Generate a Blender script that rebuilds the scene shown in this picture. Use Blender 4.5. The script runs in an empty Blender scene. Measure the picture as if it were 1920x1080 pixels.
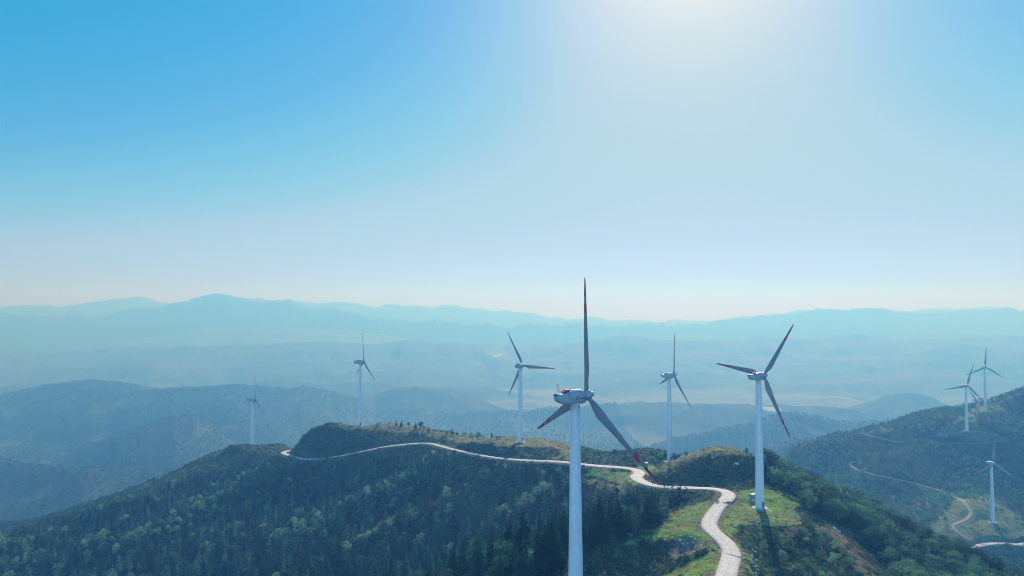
import bpy, math, random
import numpy as np
from mathutils import Matrix, Vector

# ------------------------------------------------------------------ camera, sky, sun
SC = bpy.context.scene
COL = SC.collection
random.seed(7)
RNG = np.random.default_rng(11)
CZ = 600.0                      # camera altitude above the valley floor, metres
F = 1280.0                      # focal length in pixels of a 1920 px wide frame
PITCH = math.atan(45 / 1280)
CP, SP = math.cos(PITCH), math.sin(PITCH)
cd = bpy.data.cameras.new('camera')
cd.sensor_width = 36.0
cd.lens = 24.0
cd.clip_start = 1.0
cd.clip_end = 60000.0
cam = bpy.data.objects.new('camera', cd)
COL.objects.link(cam)
cam.location = (0, 0, CZ)
cam.rotation_euler = (math.pi / 2 + PITCH, 0, 0)
SC.camera = cam

SUN_AZ = math.radians(15.3)     # right of the view direction
SUN_EL = math.radians(30.0)
world = bpy.data.worlds.new('World')
SC.world = world
world.use_nodes = True
wn, wl = world.node_tree.nodes, world.node_tree.links
wn.clear()
sky = wn.new('ShaderNodeTexSky')
sky.sky_type = 'NISHITA'
sky.sun_disc = False
sky.sun_elevation = SUN_EL
sky.sun_rotation = SUN_AZ
sky.altitude = 300
sky.air_density = 1.0
sky.dust_density = 0.3
sky.ozone_density = 1.0
# film response of the sky: the deep blue kept, the aureole compressed
def vscale(src, k):
    m = wn.new('ShaderNodeVectorMath'); m.operation = 'SCALE'; m.inputs['Scale'].default_value = k
    wl.new(src, m.inputs[0]); return m.outputs[0]
cur = wn.new('ShaderNodeRGBCurve')
RESP = [[(0, 0), (0.085, 0.0), (0.105, 0.015), (0.15, 0.07), (0.20, 0.165), (0.25, 0.265), (0.30, 0.37), (0.38, 0.40), (0.45, 0.43), (0.66, 0.47), (1, 0.56)],
        [(0, 0), (0.10, 0.14), (0.145, 0.24), (0.17, 0.32), (0.235, 0.38), (0.26, 0.43), (0.32, 0.51), (0.40, 0.54), (0.55, 0.51), (0.66, 0.49), (1, 0.55)],
        [(0, 0), (0.18, 0.40), (0.26, 0.57), (0.34, 0.66), (0.40, 0.62), (0.47, 0.52), (0.54, 0.44), (0.7, 0.48), (1, 0.56)]]
for c_, pts in zip(cur.mapping.curves, RESP):
    while len(c_.points) < len(pts): c_.points.new(0.5, 0.5)
    for p_, (x_, y_) in zip(c_.points, pts): p_.location = (x_, y_)
cur.mapping.update()
bg = wn.new('ShaderNodeBackground')
bg.inputs['Strength'].default_value = 0.15
wo = wn.new('ShaderNodeOutputWorld')
wl.new(vscale(sky.outputs[0], 0.05), cur.inputs['Color'])
# the response belongs to the bright half of the sky; away from the sun it is boosted blue, an added fill for the towers
geo = wn.new('ShaderNodeTexCoord'); dt = wn.new('ShaderNodeVectorMath'); dt.operation = 'DOT_PRODUCT'
dt.inputs[1].default_value = (math.sin(SUN_AZ), math.cos(SUN_AZ), 0)
wl.new(geo.outputs['Generated'], dt.inputs[0])
mr_ = wn.new('ShaderNodeMapRange'); mr_.interpolation_type = 'SMOOTHSTEP'
mr_.inputs['From Min'].default_value = -0.25; mr_.inputs['From Max'].default_value = 0.25
wl.new(dt.outputs['Value'], mr_.inputs['Value'])
mxw = wn.new('ShaderNodeMix'); mxw.data_type = 'RGBA'
wl.new(mr_.outputs[0], mxw.inputs['Factor'])
tb = wn.new('ShaderNodeVectorMath'); tb.operation = 'MULTIPLY'; tb.inputs[1].default_value = (0.60, 1.28, 2.4)
wl.new(sky.outputs[0], tb.inputs[0]); wl.new(tb.outputs[0], mxw.inputs['A'])
# tight aureole of the veiled sun
ds = wn.new('ShaderNodeVectorMath'); ds.operation = 'DOT_PRODUCT'
ds.inputs[1].default_value = (math.sin(SUN_AZ) * math.cos(SUN_EL), math.cos(SUN_AZ) * math.cos(SUN_EL), math.sin(SUN_EL))
wl.new(geo.outputs['Generated'], ds.inputs[0])
def wmath(op, a_, b_=None):
    m = wn.new('ShaderNodeMath'); m.operation = op
    for i_, v_ in ((0, a_), (1, b_)):
        if v_ is None: continue
        if isinstance(v_, (int, float)): m.inputs[i_].default_value = v_
        else: wl.new(v_, m.inputs[i_])
    return m.outputs[0]
th_ = wmath('ARCCOSINE', wmath('MINIMUM', ds.outputs['Value'], 1.0))
glow = wmath('MULTIPLY', wmath('EXPONENT', wmath('MULTIPLY', th_, -1 / math.radians(6.5))), 0.9)
cg = wn.new('ShaderNodeCombineXYZ')
wl.new(glow, cg.inputs[0]); wl.new(wmath('MULTIPLY', glow, 0.72), cg.inputs[1]); wl.new(wmath('MULTIPLY', glow, 0.5), cg.inputs[2])
ag = wn.new('ShaderNodeVectorMath'); ag.operation = 'ADD'
wl.new(cur.outputs[0], ag.inputs[0]); wl.new(cg.outputs[0], ag.inputs[1])
wl.new(vscale(ag.outputs[0], 1 / 0.15), mxw.inputs['B'])
wl.new(mxw.outputs['Result'], bg.inputs['Color'])
wl.new(bg.outputs[0], wo.inputs['Surface'])

sl = bpy.data.lights.new('sun', 'SUN')
sl.energy = 5.0
sl.angle = math.radians(0.53)
sl.color = (0.96, 0.94, 1.0)
sun = bpy.data.objects.new('sun', sl)
COL.objects.link(sun)
sdir = Vector((math.sin(SUN_AZ) * math.cos(SUN_EL), math.cos(SUN_AZ) * math.cos(SUN_EL), math.sin(SUN_EL)))
sun.rotation_euler = sdir.to_track_quat('Z', 'Y').to_euler()
sun.location = (0, 0, CZ + 300)

SC.view_settings.view_transform = 'Standard'
SC.view_settings.look = 'None'
SC.view_settings.gamma = 1.0
SC.view_settings.exposure = 0.0
SC.render.engine = 'CYCLES'
SC.cycles.use_denoising = True
SC.cycles.max_bounces = 6
SC.cycles.use_adaptive_sampling = False
SC.cycles.volume_bounces = 0
SC.cycles.filter_width = 1.0
HAZE_DENSITY = 5.0e-4
HAZE_COLOR = (0.122, 0.43, 1.0)
HAZE_G = 0.30

# ------------------------------------------------------------------ helpers
def tag(o, label=None, cat=None, group=None, kind=None):
    if label: o['label'] = label
    if cat: o['category'] = cat
    if group: o['group'] = group
    if kind: o['kind'] = kind
    return o

def mesh_obj(name, verts, faces, mats, parent=None, smooth=False, midx=None):
    me = bpy.data.meshes.new(name)
    me.from_pydata([tuple(v) for v in verts], [], [tuple(f) for f in faces])
    for m in (mats if isinstance(mats, (list, tuple)) else [mats]):
        me.materials.append(m)
    if midx is not None:
        me.polygons.foreach_set('material_index', midx)
    if smooth:
        me.polygons.foreach_set('use_smooth', [True] * len(me.polygons))
    me.update()
    o = bpy.data.objects.new(name, me)
    COL.objects.link(o)
    if parent: o.parent = parent
    return o

def fast_quads(name, V, Q, mat, smooth=False, col=None):
    """V (n,3) floats, Q (m,4) ints -> linked object; col (n,3) goes to point colour attribute 'cover'."""
    me = bpy.data.meshes.new(name)
    n, m = len(V), len(Q)
    me.vertices.add(n)
    me.vertices.foreach_set('co', np.ascontiguousarray(V, np.float32).ravel())
    me.loops.add(m * 4)
    me.loops.foreach_set('vertex_index', np.ascontiguousarray(Q, np.int32).ravel())
    me.polygons.add(m)
    me.polygons.foreach_set('loop_start', np.arange(0, m * 4, 4, dtype=np.int32))
    if smooth:
        me.polygons.foreach_set('use_smooth', np.ones(m, bool))
    if col is not None:
        a = me.color_attributes.new('cover', 'FLOAT_COLOR', 'POINT')
        a.data.foreach_set('color', np.concatenate([col, np.ones((n, 1))], 1).astype(np.float32).ravel())
    me.materials.append(mat)
    me.update(calc_edges=True)
    o = bpy.data.objects.new(name, me)
    COL.objects.link(o)
    return o

def empty(name, loc, rz=0.0):
    o = bpy.data.objects.new(name, None)
    o.empty_display_size = 1.0
    COL.objects.link(o)
    o.location = loc
    o.rotation_euler = (0, 0, rz)
    return o

def copy_tree(o, parent=None):
    c = o.copy()
    COL.objects.link(c)
    if parent is not None:
        c.parent = parent
    for ch in list(o.children):
        copy_tree(ch, c)
    return c

class MB:
    """collects simple shapes into one mesh"""
    def __init__(s): s.v, s.f, s.m = [], [], []
    def add(s, v, f, mi=0):
        b = len(s.v); s.v += [tuple(p) for p in v]; s.f += [tuple(b + i for i in q) for q in f]; s.m += [mi] * len(f)
    def box(s, c, d, mi=0, rz=0.0, bev=0.0):
        x, y, z = d[0] / 2, d[1] / 2, d[2] / 2
        e = min(bev, x, y, z)
        ring = lambda i, zz: [(-x + i, -y, zz), (x - i, -y, zz), (x, -y + i, zz), (x, y - i, zz), (x - i, y, zz), (-x + i, y, zz), (-x, y - i, zz), (-x, -y + i, zz)]
        if e > 0:
            pts = ring(e, -z) + ring(e, z - e) + [(p[0] * (1 - e / x), p[1] * (1 - e / y), z) for p in ring(e, z)]
            fs = [tuple(range(7, -1, -1))] + [(k * 8 + i, k * 8 + (i + 1) % 8, k * 8 + 8 + (i + 1) % 8, k * 8 + 8 + i) for k in (0, 1) for i in range(8)] + [tuple(range(16, 24))]
        else:
            pts = [(i * x, j * y, k * z) for k in (-1, 1) for i, j in ((-1, -1), (1, -1), (1, 1), (-1, 1))]
            fs = [(3, 2, 1, 0), (4, 5, 6, 7)] + [(i, (i + 1) % 4, 4 + (i + 1) % 4, 4 + i) for i in range(4)]
        ca, sa = math.cos(rz), math.sin(rz)
        s.add([(c[0] + p[0] * ca - p[1] * sa, c[1] + p[0] * sa + p[1] * ca, c[2] + p[2]) for p in pts], fs, mi)
    def lathe(s, prof, n=24, axis='z', c=(0, 0, 0), mi=0):
        pts = []
        for r, h in prof:
            for k in range(n):
                a = 2 * math.pi * k / n
                p = (r * math.cos(a), r * math.sin(a), h)
                if axis == 'x': p = (h, p[0], p[1])
                if axis == 'y': p = (p[1], h, p[0])
                pts.append((p[0] + c[0], p[1] + c[1], p[2] + c[2]))
        fs = [(j * n + k, j * n + (k + 1) % n, (j + 1) * n + (k + 1) % n, (j + 1) * n + k) for j in range(len(prof) - 1) for k in range(n)]
        fs += [tuple(range(n - 1, -1, -1)), tuple((len(prof) - 1) * n + k for k in range(n))]
        s.add(pts, fs, mi)
    def tube(s, pts, r, n=6, mi=0):
        pts = [Vector(p) for p in pts]
        vs = []
        for i, p in enumerate(pts):
            d = (pts[min(i + 1, len(pts) - 1)] - pts[max(i - 1, 0)]).normalized()
            a = d.cross(Vector((0, 0, 1)) if abs(d.z) < 0.9 else Vector((1, 0, 0))).normalized()
            b = d.cross(a)
            rr = r[i] if isinstance(r, (list, tuple)) else r
            vs += [p + (a * math.cos(2 * math.pi * k / n) + b * math.sin(2 * math.pi * k / n)) * rr for k in range(n)]
        fs = [(j * n + k, j * n + (k + 1) % n, (j + 1) * n + (k + 1) % n, (j + 1) * n + k) for j in range(len(pts) - 1) for k in range(n)]
        fs += [tuple(range(n - 1, -1, -1)), tuple((len(pts) - 1) * n + k for k in range(n))]
        s.add(vs, fs, mi)
    def build(s, name, mats, parent=None, smooth=False):
        return mesh_obj(name, s.v, s.f, mats, parent, smooth, s.m)

# ---- value noise
def _h(i, j, seed):
    n = (i.astype(np.int64) * 374761393 + j.astype(np.int64) * 668265263 + seed * 1442695041) & 0xFFFFFFFF
    n = ((n ^ (n >> 13)) * 1274126177) & 0xFFFFFFFF
    n = ((n ^ (n >> 16)) * 2246822519) & 0xFFFFFFFF
    return ((n ^ (n >> 15)) & 0xFFFFFF) / float(0xFFFFFF)

def vnoise(x, y, seed=0):
    i, j = np.floor(x), np.floor(y)
    u, v = x - i, y - j
    u = u * u * u * (u * (u * 6 - 15) + 10); v = v * v * v * (v * (v * 6 - 15) + 10)
    a, b, c, d = _h(i, j, seed), _h(i + 1, j, seed), _h(i, j + 1, seed), _h(i + 1, j + 1, seed)
    return (a * (1 - u) + b * u) * (1 - v) + (c * (1 - u) + d * u) * v

def fbm(x, y, seed=0, octv=4, gain=0.5):
    t = np.zeros_like(x); amp = 1.0; s = 0.0
    for k in range(octv):
        ca, sa = math.cos(k * 0.7), math.sin(k * 0.7)
        t += amp * (vnoise((x * ca - y * sa) * 2 ** k, (x * sa + y * ca) * 2 ** k, seed + k) * 2 - 1)
        s += amp; amp *= gain
    return t / s

def ridged(x, y, seed=0, octv=3):
    t = np.zeros_like(x); amp = 1.0; s = 0.0
    for k in range(octv):
        t += amp * (1 - np.abs(vnoise(x * 2 ** k + k * 3.1, y * 2 ** k, seed + k) * 2 - 1) * 2)
        s += amp; amp *= 0.5
    return t / s

# ---- photograph pixel (1920 wide) + forward distance -> point, in camera-relative metres
def bk(px, py, Y):
    a, b = (px - 960) / F, (540 - py) / F
    k = CP - b * SP
    return (a / k * Y, Y, (SP + b * CP) / k * Y)

def proj(X, Y, Z):
    yc = Y * CP + Z * SP
    zc = -Y * SP + Z * CP
    return 960 + F * X / yc, 540 - F * zc / yc

def inpoly(px, py, poly):
    r = np.zeros(px.shape, bool)
    n = len(poly)
    for i in range(n):
        x0, y0 = poly[i]; x1, y1 = poly[(i + 1) % n]
        if y0 == y1: continue
        c = ((y0 > py) != (y1 > py)) & (px < (x1 - x0) * (py - y0) / (y1 - y0) + x0)
        r ^= c
    return r

# ------------------------------------------------------------------ materials
def mat_new(name):
    m = bpy.data.materials.new(name)
    m.use_nodes = True
    nt = m.node_tree
    return m, nt.nodes, nt.links, nt.nodes['Principled BSDF']

def noise_node(n, l, scale, detail=4.0, coord='Object', rough=0.55):
    tc = n.new('ShaderNodeTexCoord')
    t = n.new('ShaderNodeTexNoise')
    t.inputs['Scale'].default_value = scale
    t.inputs['Detail'].default_value = detail
    t.inputs['Roughness'].default_value = rough
    l.new(tc.outputs[coord], t.inputs['Vector'])
    return t

def ramp(n, l, src, stops):
    r = n.new('ShaderNodeValToRGB')
    e = r.color_ramp.elements
    while len(e) < len(stops): e.new(0.5)
    for k, (p, c) in enumerate(stops):
        e[k].position = p; e[k].color = tuple(c) + (1,) if len(c) == 3 else c
    l.new(src, r.inputs['Fac'])
    return r

def plain(name, base, rough=0.5, var=0.12, scale=1.5, metal=0.0, spec=0.5, bump=0.0):
    m, n, l, p = mat_new(name)
    t = noise_node(n, l, scale, 5)
    lo = tuple(c * (1 - var) for c in base); hi = tuple(min(1, c * (1 + var)) for c in base)
    r = ramp(n, l, t.outputs['Fac'], [(0.3, lo), (0.7, hi)])
    l.new(r.outputs[0], p.inputs['Base Color'])
    p.inputs['Roughness'].default_value = rough
    p.inputs['Metallic'].default_value = metal
    p.inputs['Specular IOR Level'].default_value = spec
    if bump:
        b = n.new('ShaderNodeBump'); b.inputs['Strength'].default_value = bump; b.inputs['Distance'].default_value = 0.1
        l.new(t.outputs['Fac'], b.inputs['Height']); l.new(b.outputs[0], p.inputs['Normal'])
    return m

def tower_paint(name):
    m, n, l, p = mat_new(name)
    t = noise_node(n, l, 0.6, 6)
    tc = n.new('ShaderNodeTexCoord'); mp = n.new('ShaderNodeMapping')
    mp.inputs['Scale'].default_value = (3.0, 3.0, 0.05)
    l.new(tc.outputs['Object'], mp.inputs['Vector'])
    s = n.new('ShaderNodeTexNoise'); s.inputs['Scale'].default_value = 1.0; s.inputs['Detail'].default_value = 4
    l.new(mp.outputs[0], s.inputs['Vector'])
    mx = n.new('ShaderNodeMath'); mx.operation = 'MULTIPLY'
    l.new(t.outputs['Fac'], mx.inputs[0]); l.new(s.outputs['Fac'], mx.inputs[1])
    r = ramp(n, l, mx.outputs[0], [(0.12, (0.70, 0.72, 0.72)), (0.34, (0.88, 0.89, 0.89))])
    l.new(r.outputs[0], p.inputs['Base Color'])
    p.inputs['Roughness'].default_value = 0.38
    return m

def foliage(name, attr, dark, light, trans=0.3, rough=0.62, spec=0.18):
    m, n, l, p = mat_new(name)
    out = n['Material Output']
    t = noise_node(n, l, 0.45, 3)
    r = ramp(n, l, t.outputs['Fac'], [(0.3, dark), (0.72, light)])
    src = r.outputs[0]
    mx = n.new('ShaderNodeMix'); mx.data_type = 'RGBA'; mx.blend_type = 'MULTIPLY'; mx.inputs['Factor'].default_value = 1.0
    l.new(src, mx.inputs['A'])
    if attr:
        a = n.new('ShaderNodeAttribute'); a.attribute_name = 'cover'
        l.new(a.outputs['Color'], mx.inputs['B'])
    else:
        oi = n.new('ShaderNodeObjectInfo')
        rr = ramp(n, l, oi.outputs['Random'], [(0.0, (0.35, 0.45, 0.42)), (0.4, (0.8, 0.95, 0.85)), (0.7, (0.9, 1.3, 1.1)), (0.88, (1.7, 1.8, 1.4)), (1.0, (2.4, 2.4, 2.1))])
        l.new(rr.outputs[0], mx.inputs['B'])
    l.new(mx.outputs['Result'], p.inputs['Base Color'])
    p.inputs['Roughness'].default_value = rough
    p.inputs['Specular IOR Level'].default_value = spec
    p.inputs['Specular Tint'].default_value = (0.62, 1.0, 0.86, 1)
    tr = n.new('ShaderNodeBsdfTranslucent')
    l.new(mx.outputs['Result'], tr.inputs['Color'])
    ms = n.new('ShaderNodeMixShader'); ms.inputs['Fac'].default_value = trans
    l.new(p.outputs[0], ms.inputs[1]); l.new(tr.outputs[0], ms.inputs[2])
    l.new(ms.outputs[0], out.inputs['Surface'])
    return m

M_TOWER = tower_paint('tower_paint')
M_WHITE = plain('shell_white', (0.38, 0.41, 0.43), 0.35, 0.05, 0.8)
M_BLADE = plain('blade_white', (0.22, 0.24, 0.26), 0.32, 0.06, 0.5)
M_RED = plain('band_red', (0.58, 0.02, 0.05), 0.4, 0.15, 1.0)
M_DKRED = plain('tip_red', (0.30, 0.012, 0.03), 0.45, 0.2, 1.0)
M_SEAM = plain('seam_grey', (0.10, 0.12, 0.14), 0.6)
M_LOGO = plain('logo_blue', (0.03, 0.09, 0.20), 0.5)
M_STEEL = plain('galvanised_steel', (0.35, 0.36, 0.37), 0.4, 0.15, 3.0, 0.7)
M_BLACK = plain('black_rubber', (0.02, 0.02, 0.022), 0.7)
M_CONC = plain('concrete', (0.46, 0.44, 0.41), 0.85, 0.18, 0.8)
M_KIOSK = plain('kiosk_grey', (0.20, 0.27, 0.34), 0.5, 0.1, 1.0)
M_ROOF = plain('kiosk_roof_white', (0.8, 0.8, 0.78), 0.45, 0.05)
M_ROCK = plain('rock', (0.30, 0.27, 0.24), 0.9, 0.45, 1.2, bump=0.6)
M_PALE = plain('pale_rock', (0.55, 0.53, 0.49), 0.85, 0.3, 1.5, bump=0.6)
M_BARK = plain('bark', (0.045, 0.040, 0.035), 0.9, 0.3, 3.0)
M_TWIG = plain('dry_twig', (0.28, 0.13, 0.08), 0.9, 0.3, 2.0)
M_CONI = foliage('conifer_needles', False, (0.010, 0.046, 0.030), (0.050, 0.135, 0.074), 0.36, 0.9, 0.02)
M_BROAD = foliage('broad_leaves', False, (0.030, 0.095, 0.045), (0.150, 0.245, 0.130), 0.40, 0.6)
M_FRESH = foliage('fresh_leaves', False, (0.06, 0.22, 0.03), (0.12, 0.34, 0.05), 0.4)
M_STUFF = foliage('wood_leaves', True, (0.75, 0.75, 0.75), (1.3, 1.3, 1.3), 0.38, 0.8, 0.08)

def ground_material():
    m, n, l, p = mat_new('ground_cover')
    a = n.new('ShaderNodeAttribute'); a.attribute_name = 'cover'
    t1 = noise_node(n, l, 0.9, 6, 'Object', 0.65)
    t2 = noise_node(n, l, 0.07, 5, 'Object', 0.6)
    r1 = ramp(n, l, t1.outputs['Fac'], [(0.28, (0.45, 0.45, 0.45)), (0.5, (1, 1, 1)), (0.75, (1.65, 1.6, 1.45))])
    r2 = ramp(n, l, t2.outputs['Fac'], [(0.3, (0.72, 0.78, 0.75)), (0.7, (1.3, 1.2, 1.05))])
    x1 = n.new('ShaderNodeMix'); x1.data_type = 'RGBA'; x1.blend_type = 'MULTIPLY'; x1.inputs['Factor'].default_value = 1
    x2 = n.new('ShaderNodeMix'); x2.data_type = 'RGBA'; x2.blend_type = 'MULTIPLY'; x2.inputs['Factor'].default_value = 1
    l.new(a.outputs['Color'], x1.inputs['A']); l.new(r1.outputs[0], x1.inputs['B'])
    l.new(x1.outputs['Result'], x2.inputs['A']); l.new(r2.outputs[0], x2.inputs['B'])
    l.new(x2.outputs['Result'], p.inputs['Base Color'])
    p.inputs['Roughness'].default_value = 0.95
    p.inputs['Specular IOR Level'].default_value = 0.15
    b = n.new('ShaderNodeBump'); b.inputs['Strength'].default_value = 0.9; b.inputs['Distance'].default_value = 0.9
    l.new(t1.outputs['Fac'], b.inputs['Height'])
    t3 = noise_node(n, l, 0.085, 4, 'Object', 0.75)
    b2 = n.new('ShaderNodeBump'); b2.inputs['Strength'].default_value = 0.7; b2.inputs['Distance'].default_value = 5.0
    l.new(t3.outputs['Fac'], b2.inputs['Height']); l.new(b.outputs[0], b2.inputs['Normal'])
    l.new(b2.outputs[0], p.inputs['Normal'])
    return m
M_GROUND = ground_material()

def road_material():
    m, n, l, p = mat_new('road_concrete')
    tc = n.new('ShaderNodeTexCoord')
    sx = n.new('ShaderNodeSeparateXYZ')
    uv = n.new('ShaderNodeUVMap'); uv.uv_map = 'road'
    l.new(uv.outputs[0], sx.inputs[0])
    t = noise_node(n, l, 0.5, 7, 'Object', 0.65)
    r = ramp(n, l, t.outputs['Fac'], [(0.3, (0.43, 0.39, 0.31)), (0.55, (0.60, 0.545, 0.43)), (0.75, (0.68, 0.62, 0.49))])
    # slab joints every 5 m and a centre joint
    def joint(src, period, w):
        md = n.new('ShaderNodeMath'); md.operation = 'PINGPONG'; md.inputs[1].default_value = period / 2
        l.new(src, md.inputs[0])
        lt = n.new('ShaderNodeMath'); lt.operation = 'LESS_THAN'; lt.inputs[1].default_value = w
        l.new(md.outputs[0], lt.inputs[0]); return lt
    j = joint(sx.outputs['Y'], 5.0, 0.06)
    ab = n.new('ShaderNodeMath'); ab.operation = 'ABSOLUTE'; l.new(sx.outputs['X'], ab.inputs[0])
    jc = n.new('ShaderNodeMath'); jc.operation = 'LESS_THAN'; jc.inputs[1].default_value = 0.05; l.new(ab.outputs[0], jc.inputs[0])
    mxj = n.new('ShaderNodeMath'); mxj.operation = 'MAXIMUM'; l.new(j.outputs[0], mxj.inputs[0]); l.new(jc.outputs[0], mxj.inputs[1])
    c1 = n.new('ShaderNodeMix'); c1.data_type = 'RGBA'; c1.inputs['B'].default_value = (0.30, 0.285, 0.26, 1)
    l.new(mxj.outputs[0], c1.inputs['Factor']); l.new(r.outputs[0], c1.inputs['A'])
    # rusty soil washed on to the edges
    t2 = noise_node(n, l, 0.25, 5, 'Object')
    ad = n.new('ShaderNodeMath'); ad.operation = 'MULTIPLY_ADD'; ad.inputs[1].default_value = 1.3; l.new(t2.outputs['Fac'], ad.inputs[0]); l.new(ab.outputs[0], ad.inputs[2])
    ed = ramp(n, l, ad.outputs[0], [(0.0, (0, 0, 0)), (1.0, (0, 0, 0))])
    mr = n.new('ShaderNodeMapRange'); mr.inputs['From Min'].default_value = 3.25; mr.inputs['From Max'].default_value = 3.75
    l.new(ad.outputs[0], mr.inputs['Value'])
    c2 = n.new('ShaderNodeMix'); c2.data_type = 'RGBA'; c2.inputs['B'].default_value = (0.34, 0.22, 0.12, 1)
    l.new(mr.outputs[0], c2.inputs['Factor']); l.new(c1.outputs['Result'], c2.inputs['A'])
    l.new(c2.outputs['Result'], p.inputs['Base Color'])
    p.inputs['Roughness'].default_value = 0.8
    p.inputs['Specular IOR Level'].default_value = 0.3
    return m
M_ROAD = road_material()
M_TRACK = plain('track_earth', (0.27, 0.235, 0.17), 0.95, 0.25, 0.4)
M_WATER = plain('pond_water', (0.08, 0.12, 0.13), 0.12, 0.1)

# ------------------------------------------------------------------ terrain control points
ROADPX = [(1352, 1110, 170), (1360, 1080, 181), (1372, 1034, 206), (1350, 1008, 220), (1329, 989, 232), (1336, 967, 247), (1352, 946, 262),
          (1366, 932, 272), (1366, 924, 280), (1345, 917.5, 290), (1310, 915.5, 297), (1275, 915, 302), (1245, 914, 306), (1222, 910, 314),
          (1202, 903, 328), (1192, 895, 343), (1199, 888, 360), (1193, 881, 373), (1171, 877.6, 380), (1137, 875, 384),
          (1106, 873, 387), (1069, 868, 395), (1036, 865, 402), (996, 864, 410), (937, 859.5, 422), (894, 852, 438), (850, 843, 455),
          (821, 835, 468), (803, 831, 476), (777, 832, 481), (733, 836, 484), (704, 841, 486), (660, 850.5, 488), (617, 858, 492),
          (587, 861, 499), (564, 859.5, 508), (546, 855, 520), (531, 850, 534), (534, 846.5, 549), (550, 844, 560)]
CTRL = [
 # turning the pad of the nearer right turbine
 (1390, 985, 236), (1440, 985, 236), (1500, 977, 244), (1495, 942, 268), (1440, 926, 279), (1400, 920, 284), (1425, 955, 261), (1465, 960, 256),
 (1425, 997, 233), (1430, 1012, 235), (1470, 1004, 236), (1385, 1010, 222), (1440, 1050, 214), (1440, 1085, 197), (1400, 1050, 205), (1530, 1000, 238), (1550, 1040, 224), (1530, 1080, 203),
 (1555, 985, 255), (1600, 1020, 244), (1640, 1070, 226), (1620, 990, 272), (1500, 925, 298), (1450, 905, 306), (1560, 955, 284), (1650, 1000, 276), (1750, 1045, 270), (1850, 1085, 262), (1920, 1110, 258),
 (1700, 1090, 240), (1800, 1100, 246), (2000, 1150, 250),
 # knoll beside the road
 (1211, 887, 336), (1246, 873, 334), (1293, 854, 327), (1332, 841, 323), (1358, 838, 322), (1384, 841, 320), (1405, 850, 318), (1425, 868, 316),
 (1260, 905, 311), (1300, 908, 303), (1350, 908, 297), (1400, 909, 294), (1440, 895, 306),
 # third turbine and the mound left of it
 (1257, 866, 401), (1235, 869, 396), (1218, 843, 412), (1190, 846, 412), (1145, 852, 414), (1150, 872, 391), (1211, 878, 384), (1240, 852, 425), (1300, 870, 410),
 # long ridge with the pads
 (976, 829, 454), (940, 820, 458), (1000, 818, 462), (1060, 829, 456), (1090, 846, 440), (960, 839, 434), (1010, 841, 432), (1050, 845, 428), (960, 857, 426), (1040, 859, 413), (900, 834, 444), (900, 849, 440),
 (760, 798, 522), (800, 807, 508), (850, 816, 492), (900, 823, 476), (700, 804, 510), (760, 809, 505), (820, 820, 486), (870, 829, 466), (677, 799, 537), (640, 796, 533), (720, 795, 535),
 (640, 804, 520), (600, 803, 524), (575, 816, 526), (560, 832, 530), (553, 846, 536), (590, 850, 508), (640, 845, 497), (700, 834, 493), (760, 829, 489), (830, 836, 473),
 # hill of the sixth turbine
 (476, 849, 651), (440, 850, 655), (450, 835, 668), (500, 834, 668), (530, 834, 655), (400, 851, 642), (350, 880, 620), (300, 901, 600), (250, 926, 580), (150, 957, 556), (50, 987, 536), (0, 998, 528), (-150, 1045, 500), (-300, 1090, 480),
 (510, 850, 590), (520, 868, 560),
 # wooded hillside
 (500, 885, 556), (400, 905, 552), (300, 952, 512), (200, 1002, 474), (100, 1042, 446), (0, 1080, 420), (300, 1080, 384), (500, 1080, 360), (700, 1080, 342), (900, 1080, 318), (1000, 1085, 296), (1060, 1075, 272),
 (500, 985, 440), (700, 980, 412), (900, 980, 380), (1000, 980, 358), (700, 905, 452), (850, 900, 420), (1000, 905, 392), (600, 920, 470), (420, 990, 460),
 (1100, 950, 334), (1200, 950, 300), (1150, 1000, 278), (1250, 960, 278), (1150, 915, 352), (1230, 928, 310), (1290, 962, 260), (1290, 938, 283),
 # spur left of the road
 (1290, 985, 231), (1230, 1004, 224), (1160, 1030, 214), (1110, 1052, 206), (1085, 1070, 200), (1230, 1048, 214), (1180, 1078, 209), (1150, 1056, 211), (1110, 1078, 200), (1230, 1095, 196), (1290, 1078, 185), (1335, 1060, 192), (1290, 1020, 214), (1120, 1090, 196),
 # hill on the right
 (1857, 982, 586), (1800, 988, 575), (1830, 947, 610), (1900, 990, 585), (1920, 1055, 545), (1815, 1029, 548), (1850, 1022, 553), (1920, 1018, 560), (1870, 1065, 530), (1750, 1005, 568), (1720, 965, 610), (1790, 935, 640),
 (1700, 925, 690), (1800, 905, 690), (1900, 905, 690), (1900, 860, 735), (1750, 860, 735), (1600, 875, 745), (1640, 890, 720), (1550, 885, 760), (1500, 885, 785), (1470, 862, 850), (1550, 935, 690), (1650, 970, 640),
 (1480, 852, 860), (1520, 832, 840), (1560, 816, 830), (1610, 812, 815), (1650, 805, 812), (1690, 800, 812), (1720, 782, 830), (1760, 768, 845), (1800, 768, 860), (1830, 758, 880), (1850, 762, 858), (1880, 750, 858), (1920, 738, 830), (1990, 728, 830), (2080, 720, 860),
 (1814, 808, 759), (1780, 801, 772), (1850, 816, 750), (1810, 826, 752), (1880, 822, 745), (1860, 775, 825), (1880, 790, 790), (1920, 800, 780), (1690, 832, 782), (1650, 825, 795), (1740, 826, 768), (2000, 800, 800), (2000, 1000, 620), (2050, 1090, 560),
]
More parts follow.
